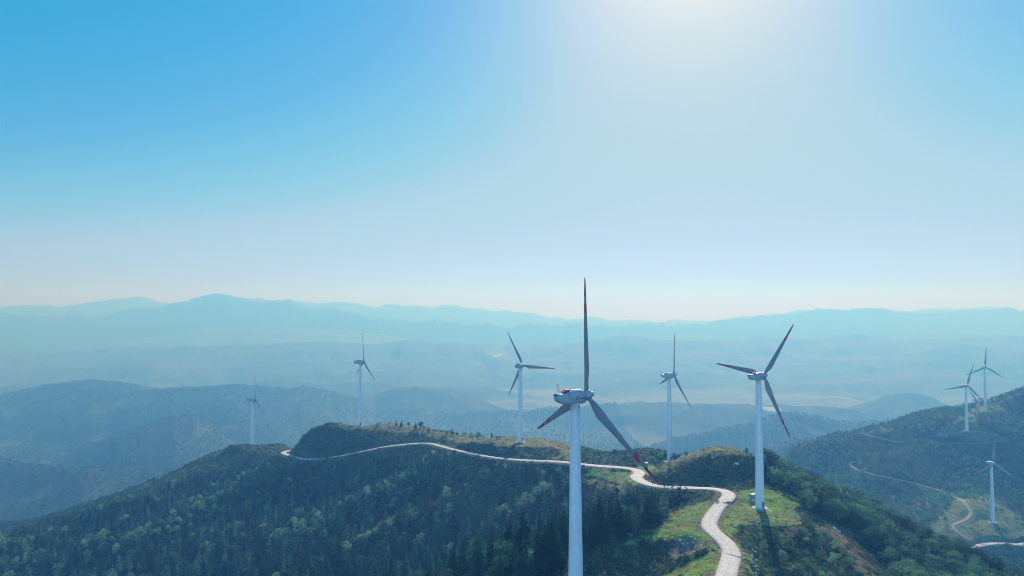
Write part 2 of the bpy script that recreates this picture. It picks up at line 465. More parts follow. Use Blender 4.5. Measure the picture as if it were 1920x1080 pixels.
XYZ = [  # hidden or off-frame ground, camera-relative metres
 (13.5, 147, -68), (40, 150, -69), (62, 120, -69), (30, 60, -68), (10, 0, -70), (0, -120, -75), (-60, 120, -92), (-120, 150, -120), (-110, 60, -110), (-110, -80, -120), (120, 120, -86), (165, 180, -91), (200, 100, -118), (150, -80, -115), (-300, 200, -190), (-420, 350, -205), (-50, 210, -98), (-30, 260, -112), (-250, 280, -170),
 (120, 370, -98), (130, 420, -130), (90, 440, -98), (150, 450, -150), (250, 430, -190), (300, 520, -215), (60, 480, -105), (100, 550, -175), (150, 700, -250), (0, 580, -150), (20, 500, -108), (-50, 720, -240), (-60, 600, -140), (-120, 620, -150), (-160, 560, -112), (-200, 590, -130), (-200, 700, -190), (-260, 740, -190), (-330, 720, -190), (-300, 850, -270), (-500, 700, -240), (-600, 500, -240), (-100, 880, -300), (100, 900, -330), (300, 850, -300),
 (210, 330, -112), (240, 320, -125), (200, 400, -150), (330, 350, -185), (330, 450, -205), (400, 480, -200), (170, 320, -95), (360, 900, -260), (500, 980, -190), (650, 980, -170), (800, 1000, -150), (350, 1000, -300), (0, 1050, -350), (-400, 1050, -350),
 (600, 1080, -210), (-360, 800, -215), (-420, 760, -200), (-480, 780, -220), (-620, 720, -230), (-800, 700, -260), (-900, 1000, -330), (-700, 300, -260), (400, 200, -190), (600, 350, -230), (800, 600, -150), (-800, 0, -260), (700, 0, -230),
 (-500, 900, -290), (-650, 850, -280),
]
CP3 = np.array([bk(*p) for p in ROADPX + CTRL] + XYZ, float)

def _tps(r2):
    return 0.5 * r2 * np.log(r2 + 1e-9)

def _fit():
    x = CP3[:, :2] / 100.0
    n = len(x)
    r2 = ((x[:, None] - x[None]) ** 2).sum(-1)
    A = np.zeros((n + 3, n + 3))
    A[:n, :n] = _tps(r2) + np.eye(n) * 0.002
    A[:n, n] = 1; A[:n, n + 1:] = x; A[n, :n] = 1; A[n + 1:, :n] = x.T
    return np.linalg.solve(A, np.concatenate([CP3[:, 2], np.zeros(3)]))
RW = _fit()

def h_near(X, Y):
    X = np.asarray(X, float); Y = np.asarray(Y, float)
    sh = X.shape
    x = np.stack([X.ravel(), Y.ravel()], 1) / 100.0
    c = CP3[:, :2] / 100.0
    out = np.empty(len(x))
    for s in range(0, len(x), 20000):
        q = x[s:s + 20000]
        r2 = ((q[:, None, 0] - c[None, :, 0]) ** 2 + (q[:, None, 1] - c[None, :, 1]) ** 2)
        out[s:s + 20000] = _tps(r2) @ RW[:-3] + RW[-3] + q @ RW[-2:]
    return out.reshape(sh)

# ---- spurs and gullies of the wooded hillside: (pixel x, pixel y, distance), height, width
SPURS = [
 ([(842, 868, 442), (760, 905, 440), (690, 940, 430), (620, 985, 420), (560, 1025, 400)], 5.0, 11),
 ([(960, 900, 402), (860, 945, 395), (780, 985, 388), (720, 1020, 372)], 5.0, 10),
 ([(1060, 905, 380), (980, 960, 365), (900, 1010, 352)], 3.5, 10),
 ([(560, 872, 525), (480, 910, 520), (400, 950, 490), (300, 1000, 455), (180, 1050, 430)], 6.0, 13),
 ([(470, 862, 620), (400, 890, 585), (300, 935, 545), (210, 975, 505)], 5.0, 12),
 ([(800, 880, 440), (720, 910, 442), (640, 950, 436), (560, 1000, 420)], -4.0, 9),
 ([(900, 905, 408), (820, 945, 405), (740, 985, 395)], -4.5, 9),
 ([(1010, 910, 388), (930, 960, 378), (850, 1010, 362)], -3.5, 9),
 ([(520, 895, 530), (440, 935, 515), (340, 985, 480), (240, 1030, 450)], -5.0, 11),
 ([(440, 885, 600), (340, 925, 565), (250, 965, 525)], -4.0, 10),
]
def poly_dist(X, Y, P):
    """distance to a plan polyline and the fraction along it"""
    best = np.full(X.shape, 1e9); fr = np.zeros(X.shape)
    n = len(P) - 1
    for i in range(n):
        ax, ay = P[i][0], P[i][1]; bx, by = P[i + 1][0] - ax, P[i + 1][1] - ay
        L = bx * bx + by * by + 1e-9
        t = np.clip(((X - ax) * bx + (Y - ay) * by) / L, 0, 1)
        d = np.hypot(X - ax - t * bx, Y - ay - t * by)
        m = d < best
        best = np.where(m, d, best); fr = np.where(m, (i + t) / n, fr)
    return best, fr

def h_spurs(X, Y):
    z = np.zeros(X.shape)
    for pts, amp, w in SPURS:
        P = [bk(*p)[:2] for p in pts]
        wob = fbm(X / 25, Y / 25, 77, 2) * 5
        d, fr = poly_dist(X + wob, Y + wob * 0.7, P)
        z += 2.3 * amp * np.exp(-(d / w) ** 2) * np.clip(fr * 4 + 0.15, 0, 1)
    return z

# ---- far ranges: crest line in pixels with distance, front slope, spur strength
RANGES = [
 ([(-400, 1010, 760), (-100, 1000, 760), (60, 985, 765), (130, 963, 775), (230, 931, 795), (340, 886, 825), (400, 868, 850), (470, 905, 880)], 0.30, 0.3, 3),
 ([(-900, 800, 3100), (-500, 760, 3100), (-200, 770, 3100), (0, 742, 3100), (90, 722, 3100), (175, 714, 3050), (240, 719, 3050), (290, 728, 3100), (350, 732, 3250), (440, 728, 3400), (500, 731, 3500), (560, 744, 3600), (620, 765, 3650)], 0.17, 0.9, 7),
 ([(-300, 930, 1900), (60, 880, 1900), (180, 836, 1900), (233, 812, 1900), (333, 781, 1950), (375, 779, 2000), (400, 792, 2000), (440, 830, 1950), (480, 870, 1900)], 0.22, 0.8, 6),
 ([(-300, 850, 1500), (-50, 850, 1500), (60, 872, 1450), (160, 880, 1400), (260, 872, 1500), (330, 890, 1500), (420, 930, 1500)], 0.25, 0.8, 6),
 ([(120, 765, 2750), (250, 737, 2800), (350, 727, 2850), (440, 723, 2900), (510, 726, 3000), (553, 728, 3050), (573, 725, 3100), (620, 735, 3200), (673, 744, 3300), (703, 739, 3600), (753, 726, 3600), (780, 723, 3600), (820, 728, 3600), (870, 734, 3600), (920, 757, 3500), (1000, 785, 3400), (1080, 815, 3400)], 0.2, 0.8, 8),
 ([(300, 735, 4500), (440, 722, 4500), (487, 715, 4500), (527, 713, 4500), (580, 717, 4500), (620, 720, 4500), (670, 716, 4500), (720, 715, 4500), (770, 723, 4500), (820, 726, 4500), (853, 723, 4500), (913, 725, 4500), (953, 733, 4500), (1040, 748, 4300), (1108, 746, 4300), (1160, 757, 4300), (1260, 785, 4200)], 0.22, 0.7, 9),
 ([(1000, 750, 4900), (1080, 735, 4900), (1108, 726, 4900), (1143, 717, 4900), (1178, 724, 4900), (1220, 733, 4900), (1320, 748, 4900)], 0.22, 0.7, 9),
 ([(1180, 850, 2000), (1260, 824, 2000), (1330, 806, 2000), (1400, 795, 2000), (1436, 781, 2000), (1469, 773, 2000), (1505, 776, 2000), (1539, 784, 2000), (1572, 792, 2000), (1608, 793, 2000), (1650, 791, 2000), (1678, 786, 2000), (1714, 780, 2000), (1800, 765, 2050), (2000, 730, 2100), (2400, 700, 2200)], 0.3, 0.8, 6),
 ([(1380, 860, 1400), (1436, 845, 1400), (1478, 827, 1400), (1517, 820, 1400), (1560, 822, 1400), (1650, 840, 1400)], 0.35, 0.6, 4),
 ([(1540, 775, 3600), (1636, 750, 3600), (1661, 739, 3600), (1690, 736, 3600), (1714, 737, 3600), (1747, 745, 3600), (1775, 759, 3600), (1850, 780, 3600)], 0.3, 0.6, 6),
 ([(1480, 772, 3000), (1539, 768, 3000), (1578, 764, 3000), (1620, 772, 3000), (1660, 785, 3000)], 0.3, 0.5, 5),
 ([(1480, 760, 4300), (1550, 744, 4300), (1590, 741, 4300), (1620, 745, 4300), (1680, 760, 4300)], 0.3, 0.5, 6),
 ([(-600, 700, 4500), (0, 725, 4500), (40, 718, 4500), (67, 721, 4500), (110, 740, 4500)], 0.25, 0.6, 8),
 ([(-900, 640, 6500), (-200, 670, 6500), (60, 694, 6500), (167, 687, 6500), (233, 678, 6500), (287, 674, 6500), (340, 684, 6500), (420, 692, 6500), (520, 688, 6500), (600, 695, 6400)], 0.2, 0.7, 20),
 ([(1250, 700, 7000), (1400, 690, 7000), (1483, 684, 7000), (1539, 679, 7000), (1636, 673, 7000), (1658, 670, 7000), (1678, 675, 7000), (1706, 667, 7000), (1733, 655, 7000), (1775, 648, 7000), (1803, 644, 7000), (1831, 649, 7000), (1872, 652, 7000), (1920, 653, 7000), (2100, 645, 7000), (2600, 650, 7000)], 0.3, 0.8, 34),
 ([(-200, 655, 9000), (60, 662, 9000), (250, 650, 9000), (400, 655, 9000), (503, 653, 9000), (570, 648, 9000), (640, 650, 8800), (720, 643, 8500), (747, 638, 8500), (787, 638, 8500), (837, 643, 8500), (887, 648, 8500), (960, 652, 8500), (1060, 648, 8500), (1104, 640, 8500), (1151, 628, 8500), (1193, 627, 8500), (1225, 634, 8500), (1290, 637, 8500), (1400, 635, 9000), (1428, 630, 9000), (1525, 636, 9000), (1567, 627, 9000), (1608, 626, 9000), (1636, 632, 9000), (1706, 635, 9000), (1850, 630, 9000), (2200, 620, 9000)], 0.3, 0.8, 50),
 ([(-900, 590, 12000), (-200, 575, 12000), (0, 583, 12000), (60, 587, 12000), (120, 592, 12000), (170, 592, 12000), (230, 582, 12000), (275, 577, 12000), (330, 565, 12000), (380, 551, 12000), (415, 545, 12000), (440, 551, 12000), (470, 561, 12000), (500, 564, 12000), (540, 560, 12000), (570, 570, 12000), (620, 577, 12000), (700, 590, 12000), (800, 600, 12000), (950, 606, 12000), (1100, 608, 12000), (1280, 605, 12500), (1400, 595, 12500), (1500, 580, 12500), (1580, 578, 12500), (1660, 577, 12500), (1720, 583, 12500), (1840, 578, 12500), (1920, 580, 12500), (2300, 570, 12500), (2900, 580, 12500)], 0.9, 0.6, 105),
 ([(-900, 580, 15200), (-100, 577, 15200), (40, 573, 15200), (150, 570, 15200), (180, 563, 15200), (215, 557, 15200), (270, 557, 15200), (300, 563, 15200), (380, 566, 15200), (460, 558, 15200), (485, 553, 15200), (510, 560, 15200), (600, 567, 15200), (640, 568, 15200), (700, 572, 15200), (780, 570, 15200), (870, 574, 15200), (950, 583, 15200), (1050, 593, 15200), (1250, 600, 15200), (1350, 597, 15200), (1430, 588, 15200), (1500, 583, 15200), (1600, 579, 15200), (1700, 582, 15200), (1830, 574, 15200), (1920, 577, 15200), (2900, 580, 15200)], 0.8, 0.4, 105)
]
for k_ in range(26):
    rg_ = np.random.default_rng(900 + k_)
    d_ = [2700, 3100, 3500, 3900, 4500, 5000, 5600, 6200, 7000, 7700, 8400, 9200, 10000, 11000, 2900, 3300, 3700, 4200, 4800, 5300, 5900, 6600, 7300, 8000, 8800, 9600][k_]
    c_ = rg_.uniform(100, 1800); w_ = rg_.uniform(250, 520) if k_ < 14 else rg_.uniform(140, 300)
    yc_ = np.interp(d_, [2700, 4000, 6000, 8000, 11000], [776, 742, 700, 664, 628]) + rg_.uniform(-5, 8)
    RANGES.append(([(c_ + t * w_, yc_ - 7 + 30 * t * t - rg_.uniform(0, 9), d_) for t in np.linspace(-1, 1, 9)], 0.24, 0.8, 18))
def fardist(d):
    return float(np.interp(d, [0, 2000, 5000, 9000, 15200], [0, 2000, 4250, 5750, 10700]))

def h_far(X, Y):
    px = 960 + F * X / np.maximum(Y, 1) * 1.0006
    z = np.interp(Y, [800, 1500, 2500, 4000, 6000, 9000], [-330, -400, -440, -490, -510, -515]) + fbm(X / 500, Y / 500, 5, 4) * 14
    z = z + fbm(X / 1500, Y / 1500, 50, 3) * 10
    sp1 = ridged(X / 420, Y / 420, 21, 3)
    sp2 = fbm(X / 160, Y / 160, 31, 4)
    for k, (pts, s, spur, namp) in enumerate(RANGES):
        a = np.array([bk(p[0], p[1], fardist(p[2])) for p in pts])
        ppx = np.array([p[0] for p in pts], float)
        d = np.interp(px, ppx, a[:, 1]); zc = np.interp(px, ppx, a[:, 2])
        out = np.maximum(ppx[0] - px, px - ppx[-1]); out = np.maximum(out, 0) * d / F
        zc = zc - out * 0.3
        zc = zc + fbm(X / (d * 0.03), np.full_like(X, k * 7.3), 60 + k, 5, 0.6) * namp * 0.55
        dy = np.abs(Y - d)
        fade = np.clip(dy / (0.08 * d), 0, 1)
        q = zc - s * dy * (1 + spur * 0.55 * (sp1 - 0.1) * fade) + sp2 * np.minimum(dy * 0.12, 16)
        z = np.maximum(z, q)
    return z

def h_base(X, Y):
    w = np.clip((Y - 900) / 180, 0, 1); w = w * w * (3 - 2 * w)
    # second ridge at the left is part of the far set but lies nearer
    near = np.zeros(X.shape); m = w < 1
    near[m] = h_near(X[m], Y[m])
    far = np.full(X.shape, -999.0); m2 = Y > 600
    far[m2] = h_far(X[m2], Y[m2])
    left = np.clip((-X - 330) / 80, 0, 1) * np.clip((Y - 640) / 60, 0, 1)
    near = np.where(left > 0, np.maximum(near, near * (1 - left) + left * np.maximum(near, far)), near)
    z = np.where(w <= 0, near, near * (1 - w) + far * w)
    return z

# ------------------------------------------------------------------ terrain grid (rows of equal distance, columns fanning out)
NU = 1100
U = np.linspace(-1.05, 1.05, NU)
YR = np.concatenate([np.arange(30, 150, 6.0), np.arange(150, 330, 0.8), np.arange(330, 560, 1.0), np.arange(560, 900, 2.0),
                     np.geomspace(900, 10950, 340)])
GX = YR[:, None] * U[None, :]
GY = np.repeat(YR[:, None], NU, 1)
GZ = h_base(GX, GY)
hill = (GY < 700)
GZ[hill] += h_spurs(GX[hill], GY[hill])

# ---- roads
def smooth_line(P, step=1.5, it=3):
    P = np.array(P, float)
    out = []
    for i in range(len(P) - 1):
        p0, p1, p2, p3 = P[max(i - 1, 0)], P[i], P[i + 1], P[min(i + 2, len(P) - 1)]
        n = max(2, int(np.hypot(*(p2 - p1)[:2]) / step))
        for t in np.linspace(0, 1, n, endpoint=False):
            out.append(0.5 * ((2 * p1) + (-p0 + p2) * t + (2 * p0 - 5 * p1 + 4 * p2 - p3) * t * t + (-p0 + 3 * p1 - 3 * p2 + p3) * t ** 3))
    out.append(P[-1]); out = np.array(out)
    for _ in range(it):
        out[1:-1] = (out[:-2] + 2 * out[1:-1] + out[2:]) / 4
    return out

def grid_z(X, Y):
    X = np.asarray(X, float); Y = np.asarray(Y, float)
    u = X / Y
    fi = np.clip((u - U[0]) / (U[1] - U[0]), 0, NU - 1.001)
    fj = np.clip(np.interp(Y, YR, np.arange(len(YR))), 0, len(YR) - 1.001)
    i, j = fi.astype(int), fj.astype(int); a, b = fi - i, fj - j
    return (GZ[j, i] * (1 - a) + GZ[j, i + 1] * a) * (1 - b) + (GZ[j + 1, i] * (1 - a) + GZ[j + 1, i + 1] * a) * b

def at(px, py, ymin=120.0, ymax=9400.0):
    """first terrain point on the ray of a photograph pixel"""
    y = np.concatenate([np.arange(ymin, 1000, 0.5), np.geomspace(1000, 15000, 1500)])
    y = y[(y >= ymin) & (y <= ymax)]
    x0, _, z0 = bk(px, py, 1.0)
    g = grid_z(x0 * y, y)
    hit = np.nonzero(g >= z0 * y)[0]
    k = hit[0] if len(hit) else len(y) - 1
    return np.array([x0 * y[k], y[k], g[k]])

road_c = smooth_line([bk(*p) for p in ROADPX], 1.5, 14)
road_w = np.full(len(road_c), 2.65)
bend = np.exp(-((road_c[:, 1] - 352) / 22) ** 2) * 1.1
road_w = road_w - 0.75 * np.clip((road_c[:, 1] - 385) / 30, 0, 1)
road_w += bend
TRACKS = []
def track(pts, w, mat=None, it=6, ymin=400):
    P = smooth_line([at(x, y, ymin) for x, y in pts], 2.0, it)
    P[:, 2] = grid_z(P[:, 0], P[:, 1])
    for _ in range(6): P[1:-1, 2] = (P[:-2, 2] + 2 * P[1:-1, 2] + P[2:, 2]) / 4
    TRACKS.append((P, w, mat)); return P
track([(1812, 1030), (1832, 1025), (1855, 1020), (1885, 1018), (1925, 1020), (1990, 1028)], 2.8, 'c')
track([(1783, 927), (1800, 936), (1813, 949), (1822, 961), (1814, 973), (1798, 981), (1786, 985), (1788, 992), (1800, 1003), (1816, 1012)], 1.6)
track([(1602, 865), (1592, 868), (1597, 875), (1618, 884), (1644, 891), (1680, 898), (1720, 908), (1760, 919), (1783, 927)], 1.3, ymin=560)
track([(1612, 813), (1630, 817), (1660, 824), (1686, 829), (1712, 825), (1735, 822)], 1.3, ymin=560)
track([(1735, 822), (1744, 826), (1766, 831), (1824, 832), (1862, 829), (1893, 831)], 1.3, ymin=560)
track([(1820, 809), (1840, 810), (1862, 815), (1878, 822), (1893, 831)], 1.7, ymin=560)

def carve(P, w, shoulder, drop, rows):
    j0, j1 = rows
    X, Y, Z = GX[j0:j1], GY[j0:j1], GZ[j0:j1]
    lo, hi = P[:, :2].min(0) - shoulder - w - 1, P[:, :2].max(0) + shoulder + w + 1
    m = (X > lo[0]) & (X < hi[0]) & (Y > lo[1]) & (Y < hi[1])
    idx = np.nonzero(m)
    x, y = X[idx], Y[idx]
    best = np.full(len(x), 1e9); zb = np.zeros(len(x))
    for s in range(0, len(x), 20000):
        d2 = (x[s:s + 20000, None] - P[None, :, 0]) ** 2 + (y[s:s + 20000, None] - P[None, :, 1]) ** 2
        k = d2.argmin(1)
        best[s:s + 20000] = np.sqrt(d2[np.arange(len(k)), k]); zb[s:s + 20000] = P[k, 2]
    ww = w if np.isscalar(w) else np.max(w)
    t = np.clip((best - ww - 0.6) / shoulder, 0, 1); t = t * t * (3 - 2 * t)
    Z[idx] = Z[idx] * t + (zb - drop) * (1 - t)
    D = np.full(X.shape, 1e9); D[idx] = best
    return D

NEARROWS = (0, int(np.searchsorted(YR, 900)))
J = NEARROWS[1]
ROADD = np.full(GX.shape, 1e9)
RD = carve(road_c, 3.6, 3.5, 0.12, NEARROWS); ROADD[:J] = RD
TRD = np.full(GX.shape, 1e9)
for P, w, mt in TRACKS:
    TRD[:J] = np.minimum(TRD[:J], carve(P, w + 0.4, 3.0, 0.10, NEARROWS))

# ---- level pads for the turbines: base, heading, roll of the rotor, blade length
TURB = [
 ('T1', (13.5, 146.85, -68.19), 28.7, 115.5, 25.5), ('T2', (94.44, 262.73, -74.69), 29.0, 83.3, 25.0), ('T3', (91.87, 400.7, -87.19), 10.4, 108.2, 25.5),
 ('T4', (5.45, 453.79, -85.82), 54.3, 27.9, 25.0), ('T5', (-119.11, 537.48, -89.22), 31.5, 117.8, 25.0), ('T6', (-246.16, 651.5, -133.24), 35.4, 3.2, 25.0),
 ('T7', (502.42, 759.11, -131.29), 265.2, 19.2, 25.0), ('T8', (588.2, 852.85, -118.54), 256.9, 4.9, 25.0), ('T9', (407.93, 585.9, -178.65), 273.0, 6.3, 23.8),
 ('T10', (706.25, 1046.83, -184.27), 282.8, 82.1, 25.0)]
for nm, b, *_ in TURB:
    d = np.hypot(GX[:J + 40] - b[0], GY[:J + 40] - b[1])
    t = np.clip((d - 4.0) / 9.0, 0, 1); t = t * t * (3 - 2 * t)
    GZ[:J + 40] = GZ[:J + 40] * t + (b[2] - 0.05) * (1 - t)

# ------------------------------------------------------------------ ground cover masks
PX, PY = proj(GX, GY, GZ)
wob = np.zeros_like(GX)
nr = slice(0, J)
jx = fbm(GX[nr] / 5.0, GY[nr] / 5.0, 3, 3) * 5.0 / np.maximum(GY[nr], 100) * F
jy = fbm(GX[nr] / 5.0, GY[nr] / 5.0, 9, 3) * 1.3 / np.maximum(GY[nr], 100) * F
PXJ, PYJ = PX[nr] + jx, PY[nr] + jy
YN = GY[nr]
GRASS = [([(1348, 990), (1362, 960), (1384, 925), (1400, 915), (1450, 918), (1490, 936), (1504, 972), (1498, 987), (1450, 984), (1385, 983), (1374, 1008), (1392, 1030), (1402, 1090), (1376, 1095), (1390, 1040), (1366, 1010)], 150, 300),
         ([(1345, 930), (1318, 942), (1270, 955), (1235, 985), (1190, 1003), (1150, 1022), (1200, 1016), (1250, 1010), (1330, 1012), (1340, 1030), (1300, 1052), (1235, 1090), (1345, 1095), (1360, 1050), (1340, 1010), (1310, 990), (1330, 955)], 150, 290),
         ([(1190, 884), (1204, 876), (1236, 870), (1232, 882), (1214, 894)], 320, 400),
         ([(1100, 878), (1170, 884), (1188, 900), (1210, 915), (1180, 915), (1150, 900), (1100, 890)], 320, 395)]
DRY = [([(925, 822), (960, 812), (1060, 822), (1085, 838), (1080, 856), (1062, 862), (1042, 859), (1054, 843), (1020, 839), (960, 838), (930, 838)], 400, 480),
       ([(635, 800), (650, 790), (720, 788), (760, 794), (830, 812), (930, 818), (935, 834), (850, 827), (800, 816), (740, 808), (690, 805), (650, 806)], 440, 560),
       ([(1211, 888), (1246, 868), (1300, 845), (1350, 830), (1400, 838), (1410, 850), (1380, 850), (1330, 857), (1280, 873), (1230, 893)], 300, 360),
       ([(425, 853), (440, 847), (470, 846), (468, 856), (430, 860)], 600, 680),
       ([(1770, 960), (1790, 938), (1850, 925), (1900, 960), (1940, 1000), (1890, 1013), (1812, 1024), (1765, 1010), (1735, 985)], 520, 680),
       ([(1745, 815), (1790, 788), (1812, 770), (1830, 775), (1832, 800), (1880, 820), (1900, 836), (1850, 824), (1810, 818), (1760, 817)], 700, 900),
       ([(1800, 775), (1855, 758), (1885, 768), (1840, 778)], 780, 900),
       ([(1600, 814), (1655, 802), (1678, 806), (1650, 817)], 700, 880),
       ([(1090, 892), (1150, 905), (1200, 925), (1150, 925), (1095, 905)], 310, 390)]
SOIL = [([(1548, 985), (1585, 988), (1606, 1003), (1598, 1020), (1618, 1045), (1648, 1090), (1626, 1090), (1598, 1042), (1570, 1012)], 180, 300),
        ([(1258, 1022), (1275, 1010), (1300, 1012), (1318, 1022), (1312, 1036), (1285, 1040), (1262, 1032)], 180, 260),
        ([(1455, 990), (1500, 985), (1515, 995), (1470, 1010), (1450, 1015)], 200, 260),
        ([(1520, 975), (1560, 985), (1580, 1000), (1545, 1000)], 200, 300)]
def mask(L):
    m = np.zeros(YN.shape)
    for poly, a, b in L:
        m = np.maximum(m, inpoly(PXJ, PYJ, poly) & (YN > a) & (YN < b))
    return m
m_grass, m_dry, m_soil = mask(GRASS), mask(DRY), mask(SOIL)
m_verge = np.clip(1 - (ROADD[nr] - 4.2) / 2.5, 0, 1) * (vnoise(GX[nr] / 4, GY[nr] / 4, 4) > 0.35)
open_ = np.maximum(np.maximum(m_grass, m_dry), m_soil)

# fine relief: shrubby lumps where it is not mown or driven on
rough = np.clip((ROADD - 4.5) / 4, 0, 1) * np.clip((TRD - 2.5) / 3, 0, 1)
for nm, b, *_ in TURB:
    rough *= np.clip((np.hypot(GX - b[0], GY - b[1]) - 5) / 6, 0, 1)
op_full = np.zeros_like(GX); op_full[nr] = np.maximum(m_grass, m_soil)
lump = fbm(GX / 6.0, GY / 6.0, 41, 3) * 0.75 + fbm(GX / 2.2, GY / 2.2, 44, 2) * 0.35
GZ += np.where(GY < 900, rough * lump * (1 - 0.7 * op_full), 0)
GZ += np.where(GY < 900, rough * fbm(GX / 28, GY / 28, 47, 3) * 1.3 * (1 - 0.8 * op_full), 0)
GZ += np.where(GY >= 900, fbm(GX / 11, GY / 11, 48, 2) * 2.2 * np.clip((GY - 900) / 100, 0, 1), 0)
# hollow of the little quarry
qx, qy, _ = at(1290, 1022)
qd = np.hypot((GX - qx) / 6.5, (GY - qy) / 7.0)
GZ -= np.where(qd < 1, (1 - qd ** 2) * 2.6, 0)

# ---- colours (albedo, with mist painted into the far land)
def mixc(c, col, m):
    return c * (1 - m[..., None]) + np.array(col) * m[..., None]
cov = np.zeros(GX.shape + (3,))
cov[:] = (0.030, 0.066, 0.030)
v = fbm(GX / 30, GY / 30, 90, 4) * 0.5 + 0.5
cov = mixc(cov, (0.075, 0.115, 0.042), np.clip((v - 0.45) * 3, 0, 1) * (GY < 900))
c = cov[nr]
c = mixc(c, (0.19, 0.33, 0.05), m_grass)
gv = np.clip(fbm(GX[nr] / 9, GY[nr] / 9, 93, 3) * 1.6 + 0.1, 0, 1)
c = mixc(c, (0.25, 0.23, 0.095), m_grass * gv * 0.7)
c = mixc(c, (0.20, 0.215, 0.075), m_dry)
c = mixc(c, (0.13, 0.19, 0.065), m_dry * (YN > 520))
c = mixc(c, (0.29, 0.235, 0.115), m_dry * gv * np.where(YN > 520, 0.35, 0.9))
c = mixc(c, (0.16, 0.125, 0.085), m_soil)
c = mixc(c, (0.20, 0.15, 0.095), m_verge * (0.5 + 0.5 * gv))
cov[nr] = c
pad = np.zeros(GX.shape)
cov = mixc(cov, (0.33, 0.26, 0.20), np.clip((1 - qd) * 2.5, 0, 1) * 0.8)
farw = np.clip((GY - 900) / 200, 0, 1)
fv = fbm(GX / 260, GY / 260, 95, 4)
far_c = mixc(mixc(np.broadcast_to(np.array((0.024, 0.056, 0.029)), cov.shape).copy(), (0.040, 0.074, 0.036), np.clip(fv * 2.5 + 0.4, 0, 1)), (0.10, 0.115, 0.06), np.clip((fbm(GX / 70, GY / 70, 97, 3) - 0.33) * 6, 0, 1) * 0.7)
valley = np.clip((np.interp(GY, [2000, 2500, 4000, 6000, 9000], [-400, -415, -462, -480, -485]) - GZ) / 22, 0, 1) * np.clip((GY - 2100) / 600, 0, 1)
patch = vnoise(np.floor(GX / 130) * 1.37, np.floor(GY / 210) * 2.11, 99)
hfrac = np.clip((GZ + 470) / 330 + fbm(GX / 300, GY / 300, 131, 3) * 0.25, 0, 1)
far_c = mixc(far_c, (0.18, 0.172, 0.150), np.clip((GY - 3300) / 3000, 0, 1) * (1 - 0.75 * hfrac) * 0.9)  # mist painted in: feet of the far ranges paler, crests left dark
far_c = mixc(far_c, (0.17, 0.175, 0.15), valley * (0.35 + 0.65 * np.clip((patch - 0.45) * 4, 0, 1)))  # pale fields, lightened further as painted mist on the valley floors
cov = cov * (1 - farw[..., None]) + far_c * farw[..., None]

PONDS = []
for px_, py_, rx_, ry_, sd_ in ((1446, 766, 30, 75, 1.0), (1583, 744, 24, 75, 2.2), (936, 661, 45, 260, 0.4), (1505, 742, 38, 80, 3.0)):
    p_ = at(px_, py_, 1500)
    e_ = np.hypot((GX - p_[0]) / (rx_ * 1.5), (GY - p_[1]) / (ry_ * 1.5))
    z_ = GZ[e_ < 0.8].mean() if (e_ < 0.8).any() else p_[2]
    t_ = np.clip((e_ - 1.0) / 0.8, 0, 1); t_ = t_ * t_ * (3 - 2 * t_)
    GZ = GZ * t_ + (z_ - 0.6) * (1 - t_)
    PONDS.append((p_, rx_, ry_, z_, sd_))
NJ = len(YR)
V = np.stack([GX, GY, GZ + CZ], -1).reshape(-1, 3)
ii = (np.arange(NJ - 1)[:, None] * NU + np.arange(NU - 1)[None]).ravel()
Q = np.stack([ii, ii + 1, ii + 1 + NU, ii + NU], 1)
# ground under and behind the camera, joined to the first row
by = np.array([-420, -300, -200, -120, -60, -20, 10])
bu = np.linspace(-900, 900, 60)
BX, BY = np.meshgrid(bu, by); BZ = h_near(BX, BY) + CZ
V2 = np.stack([BX, BY, BZ], -1).reshape(-1, 3); o2 = len(V)
jj = (np.arange(len(by) - 1)[:, None] * 60 + np.arange(59)[None]).ravel() + o2
Q2 = np.stack([jj, jj + 1, jj + 61, jj + 60], 1)
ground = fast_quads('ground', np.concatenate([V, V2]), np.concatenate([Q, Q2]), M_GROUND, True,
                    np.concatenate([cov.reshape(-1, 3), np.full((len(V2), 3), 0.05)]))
tag(ground, kind='structure')

def ribbon(name, P, w, mat, lift=0.10, skirt=0.45, label=None):
    n = len(P)
    d = np.gradient(P[:, :2], axis=0); d /= np.linalg.norm(d, axis=1)[:, None] + 1e-9
    nrm = np.stack([-d[:, 1], d[:, 0]], 1)
    w = np.broadcast_to(np.asarray(w, float), (n,)).copy()
    jl = w + fbm(np.arange(n) / 5.0, np.zeros(n), 7, 2) * 0.34; jr = w + fbm(np.arange(n) / 5.0, np.ones(n) * 9, 8, 2) * 0.34
    s = np.concatenate([[0], np.cumsum(np.hypot(*np.diff(P[:, :2], axis=0).T))])
    rows = []; uv = []
    for off, dz in ((-1.0, -skirt), (-1.0, 0), (-0.5, 0.03), (0, 0.05), (0.5, 0.03), (1.0, 0), (1.0, -skirt)):
        ww = (jl if off > 0 else jr) * off
        rows.append(np.stack([P[:, 0] + nrm[:, 0] * ww, P[:, 1] + nrm[:, 1] * ww, P[:, 2] + CZ + lift + dz], 1)); uv.append(np.stack([ww, s], 1))
    V = np.stack(rows, 1).reshape(-1, 3); UV = np.stack(uv, 1).reshape(-1, 2)
    k = (np.arange(n - 1)[:, None] * 7 + np.arange(6)[None]).ravel()
    Q = np.stack([k, k + 7, k + 8, k + 1], 1)[:, ::-1]
    o = fast_quads(name, V, Q, mat)
    l = o.data.uv_layers.new(name='road')
    l.data.foreach_set('uv', UV[Q.ravel()].astype(np.float32).ravel())
    tag(o, kind='structure')
    return o
ribbon('road', road_c, road_w, M_ROAD)
for P, w, mt in TRACKS:
    ribbon('road' if mt else 'dirt_track', P, w, M_ROAD if mt else M_TRACK, 0.12)

